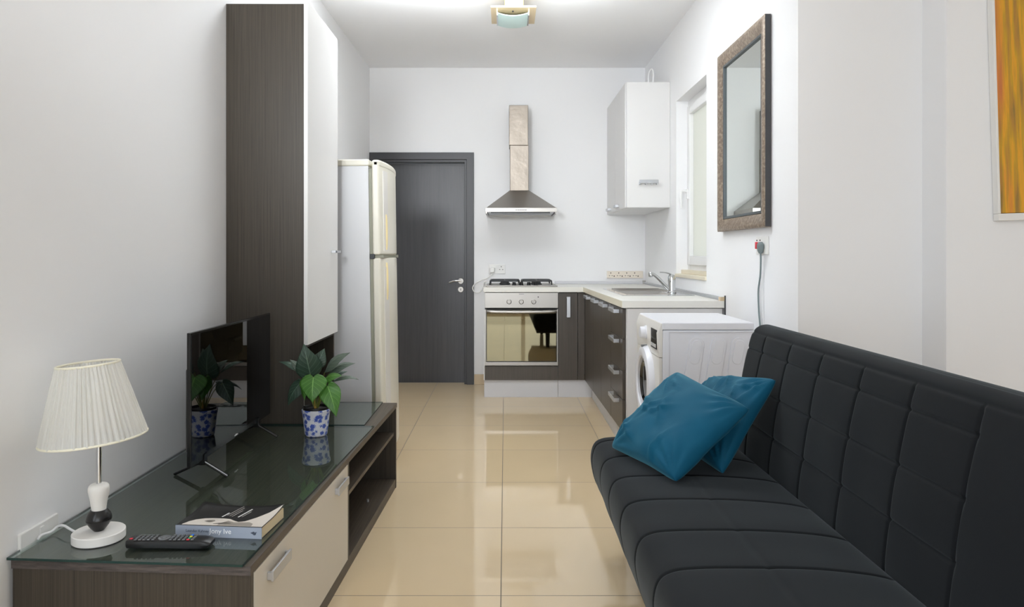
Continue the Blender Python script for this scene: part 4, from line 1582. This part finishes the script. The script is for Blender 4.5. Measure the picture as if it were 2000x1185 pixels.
def ysamples(lines, y0, y1, step=.02, fine=.003):
    S = set()
    y = y0
    while y < y1:
        S.add(round(y, 4))
        y += step
    for L_ in lines:
        for k in range(-5, 6):
            S.add(round(L_ + k * fine, 4))
    for k in range(9):
        S.add(round(y0 + .05 * (1 - math.cos(PI / 2 * k / 8)), 4))
        S.add(round(y1 - .05 * (1 - math.cos(PI / 2 * k / 8)), 4))
    S.add(y0)
    S.add(y1)
    out = sorted(v for v in S if y0 <= v <= y1)
    res = [out[0]]
    for v in out[1:]:
        if v - res[-1] > .0012:
            res.append(v)
    if res[-1] != y1:
        res[-1] = y1
    return res
def quilt(v, lines, depth, wd, puff=.0):
    d = min(abs(v - l) for l in lines)
    return depth * math.exp(-(d / wd) ** 2) + depth * .28 * math.exp(-(d / (wd * 5)) ** 2)
SL = [2.755, 2.53, 2.305, 2.08, 1.845, 1.625, 1.40, 1.18, .98]
def seat_disp(x, y, z, nx, nz):
    if nx > .5 or nz < -.6:
        return 0
    v = quilt(y, SL, .0045, .0042)
    if nz > .6 and y < 2.30:
        v += .002 * math.exp(-((x - .605) / .006) ** 2)
    v += .003 * noise.noise(Vector((x * 5, y * 5, z * 5)))
    return v
seatP = [(.90, .225), (.62, .222), (.42, .222), (.385, .228), (.358, .262), (.341, .32), (.336, .37), (.346, .412), (.372, .434), (.43, .443), (.58, .445), (.74, .440), (.86, .425), (.905, .40), (.915, .33)]
part('seat', loft(seatP, ysamples(SL, SYA, SYB), .045, seat_disp, 150), 'sofa', sf, smooth=80)
BLN = [2.645, 2.41, 2.17, 1.925, 1.68, 1.44]
BZ = [.795, .665, .535]
def back_disp(x, y, z, nx, nz):
    if nx > -.3 or z < .40:
        return 0
    f = min(1, max(0, (.86 - z) / .02))
    v = quilt(y, BLN, .005, .0042) * f
    if y > 1.44 - .01:
        d = min(abs(z - l) for l in BZ)
        v += .0050 * math.exp(-(d / .0045) ** 2) + .0016 * math.exp(-(d / .022) ** 2)
    v += .0035 * math.exp(-((z - .858) / .005) ** 2)
    v += .003 * noise.noise(Vector((x * 5, y * 5, z * 5)))
    return v
backP = [(.905, .36), (.893, .42), (.903, .52), (.920, .64), (.944, .76), (.962, .83), (.980, .866), (1.008, .884), (1.040, .884), (1.062, .862), (1.066, .82), (1.052, .70), (1.035, .52), (1.02, .36)]
part('backrest', loft(backP, ysamples(BLN, SYA, SYB - .01), .045, back_disp, 460), 'sofa', sf, smooth=80)
b = nb()
box(b, .385, .90, SYA + .05, SYB - .10, .190, .222)
part('under_frame', b, 'sofa_base', sf, bevel=.004)
b = nb()
box(b, .94, 1.04, SYA + .05, SYB - .06, .24, .40)
part('back_hinge_bar', b, 'sofa_base', sf, bevel=.004)
for x, y in ((.53, 2.60), (.86, 2.60), (.53, 1.12), (.86, 1.12)):
    b = nb()
    lathe(b, (x, y, 0), [(.020, 0), (.024, .02), (.028, .176)], 20)
    part('leg', b, 'sofa_base', sf)

# cushions
def cushion(c, T, label, seed, m='teal'):
    """c: four corners in order; T: half thickness"""
    c = [Vector(v) - Vector((0, 0, .011)) for v in c]
    ctr = sum(c, Vector()) / 4
    nrm = ((c[1] - c[0]).cross(c[3] - c[0])).normalized()
    N = 44
    b = nb()
    grid = {}
    rnd = random.Random(seed)
    off = Vector((seed * 3.1, seed * 1.7, 0))
    folds = [(rnd.uniform(-.7, .7), rnd.uniform(-.7, .7), rnd.uniform(0, PI), rnd.uniform(.25, .5)) for _ in range(9)]
    for side in (1, -1):
        for i in range(N + 1):
            for j in range(N + 1):
                if side == -1 and (i in (0, N) or j in (0, N)):
                    grid[(side, i, j)] = grid[(1, i, j)]
                    continue
                u, v = -math.cos(PI * i / N), -math.cos(PI * j / N)
                u = .55 * u + .45 * (2 * i / N - 1)
                v = .55 * v + .45 * (2 * j / N - 1)
                pull = .06
                uu = u * (1 - pull * (1 - v * v) * abs(u))
                vv = v * (1 - pull * (1 - u * u) * abs(v))
                s, t = (uu + 1) / 2, (vv + 1) / 2
                p = c[0] * (1 - s) * (1 - t) + c[1] * s * (1 - t) + c[2] * s * t + c[3] * (1 - s) * t
                e = max(0, (1 - u * u) * (1 - v * v))
                h = T * e ** .36 * (1.3 if side == 1 else .65)
                cr_ = .07 * (u * u * v * v) ** 3
                p = p + (ctr - p) * cr_ * .5
                w_ = 0
                for fu, fv, fa, fl in folds:
                    du, dv = u - fu, v - fv
                    a_ = du * math.cos(fa) + dv * math.sin(fa)
                    c_ = -du * math.sin(fa) + dv * math.cos(fa) + .25 * a_ * a_
                    w_ += .0115 * math.exp(-(c_ / .03) ** 2) * math.exp(-(a_ / fl) ** 2)
                # gathers radiating from the corners and edges
                for su, sv in ((-1, -1), (1, -1), (1, 1), (-1, 1)):
                    du, dv = u - su, v - sv
                    rr = math.hypot(du, dv)
                    w_ += .0060 * math.sin(math.atan2(dv, du) * 16 + seed) * math.exp(-((rr - .35) / .28) ** 2)
                w_ += .009 * noise.noise(Vector((u * 2.2, v * 2.2, side * 2)) + off)
                ed = min(1, e * 6)
                p = p + nrm * side * (h + w_ * ed)
                grid[(side, i, j)] = b.verts.new(p)
    for side in (1, -1):
        for i in range(N):
            for j in range(N):
                q4 = [grid[(side, i, j)], grid[(side, i + 1, j)], grid[(side, i + 1, j + 1)], grid[(side, i, j + 1)]]
                b.faces.new(q4 if side == 1 else q4[::-1])
    o = part('cushion', b, m, None, smooth=180)
    tag(o, label, 'cushion', 'teal cushions on the sofa')
    return o
cushion([(.385, 2.60, .462), (.528, 2.20, .462), (.800, 2.300, .672), (.660, 2.705, .725)], .064,
        'front teal velvet cushion leaning over the other one, its corner pointing at the seat edge', 1)
cushion([(.600, 2.655, .470), (.705, 2.300, .455), (.932, 2.425, .745), (.820, 2.790, .690)], .050,
        'rear teal velvet cushion propped against the quilted sofa back', 2)

# ================================================================== mirror
my0, my1, mz0, mz1 = 3.330, 4.070, 1.290, 2.290
mr = thing('mirror', (XR, 3.70, mz0), 'tall wall mirror in a mottled bronze frame on the right wall', 'mirror', rot=(0, 0, R(-1.7)))
def rectring(bm, x0, x1, y0, y1, z0, z1, w, xin):
    """mitred frame: outer back x0, outer front x1, inner front xin, border width w"""
    o4 = [(y0, z0), (y1, z0), (y1, z1), (y0, z1)]
    i4 = [(y0 + w, z0 + w), (y1 - w, z0 + w), (y1 - w, z1 - w), (y0 + w, z1 - w)]
    def mid(f):
        return [(a[0] + (c[0] - a[0]) * f, a[1] + (c[1] - a[1]) * f) for a, c in zip(o4, i4)]
    loops = [(x0, o4), (x1 + .006, mid(.0)), (x1 + .001, mid(.12)), (x1, mid(.3)), (x1 + .004, mid(.6)), (xin, mid(.92)), (xin + .004, i4), (x0, i4)]
    R_ = [[bm.verts.new((x, a, c)) for a, c in pts] for x, pts in loops]
    for A, B in zip(R_, R_[1:] + [R_[0]]):
        for i in range(4):
            bm.faces.new([A[i], A[(i + 1) % 4], B[(i + 1) % 4], B[i]])
b = nb()
rectring(b, 1.246, 1.212, my0, my1, mz0, mz1, .070, 1.228)
part('frame', b, 'mframe', mr, smooth=40)
b = nb()
for a0, a1, c0, c1 in ((my0 + .068, my0 + .082, mz0 + .068, mz1 - .068), (my1 - .082, my1 - .068, mz0 + .068, mz1 - .068), (my0 + .082, my1 - .082, mz0 + .068, mz0 + .082), (my0 + .082, my1 - .082, mz1 - .082, mz1 - .068)):
    box(b, 1.226, 1.240, a0, a1, c0, c1)
part('inner_lip', b, 'mframe_lip', mr, bevel=.003)
part('frame_side', bx(1.2195, 1.245, my0 - .002, my0 - .0002, mz0 + .002, mz1 - .002), 'mframe_side', mr, label='dark frame side')
part('mirror_glass', bx(1.236, 1.240, my0 + .07, my1 - .07, mz0 + .07, mz1 - .07), 'mirror', mr, smooth=0)

# ================================================================== painting
pt = thing('painting', (2.32, 2.865, 1.305), 'ochre yellow abstract painting in a thin white frame on the right-hand wall', 'painting', rot=(0, R(-1.65), 0))
part('canvas', bx(-.340, .300, -.030, -.004, .030, 1.20), 'painting', pt, local=True, bevel=.002)
b = nb()
for a in ((-.352, .312, .0, .0285), (-.352, .312, 1.2015, 1.212), (-.352, -.3415, .0285, 1.2015), (.3015, .312, .0285, 1.2015)):
    box(b, a[0], a[1], -.034, -.002, a[2], a[3])
part('frame', b, 'lamp_white', pt, local=True, bevel=.002)

# ================================================================== ceiling lamp
cl = thing('ceiling_lamp', (.05, 4.60, 2.70), 'small square ceiling lamp with a champagne plate and curved aqua glass', 'ceiling lamp')
b = nb()
box(b, -.005, .115, 4.47, 4.60, 2.722, CEIL - .001)
part('mount', b, 'brass', cl, bevel=.004)
part('plate', bx(-.092, .195, 4.440, 4.760, 2.706, 2.720), 'gold_plate', cl, bevel=.003)
b = nb()
n = 14
top, bot = [], []
for i in range(n + 1):
    t = i / n * 2 - 1
    x = .0485 + t * .098
    z = 2.672 + .018 * t * t
    bot.append((x, z))
    top.append((x, z + .006))
prism(b, bot + top[::-1], 4.50, 4.745, 'y')
gl = part('glass_shade', b, 'lamp_glass', cl, smooth=40)
b = nb()
for x in (-.052, .149):
    box(b, x - .004, x + .004, 4.52, 4.73, 2.684, 2.706)
part('glass_clip', b, 'chrome', cl)
b = nb()
lathe(b, (.048, 4.505, 2.70), [(.006, 0), (.006, .006)], 12)
part('screw', b, 'iron', cl)
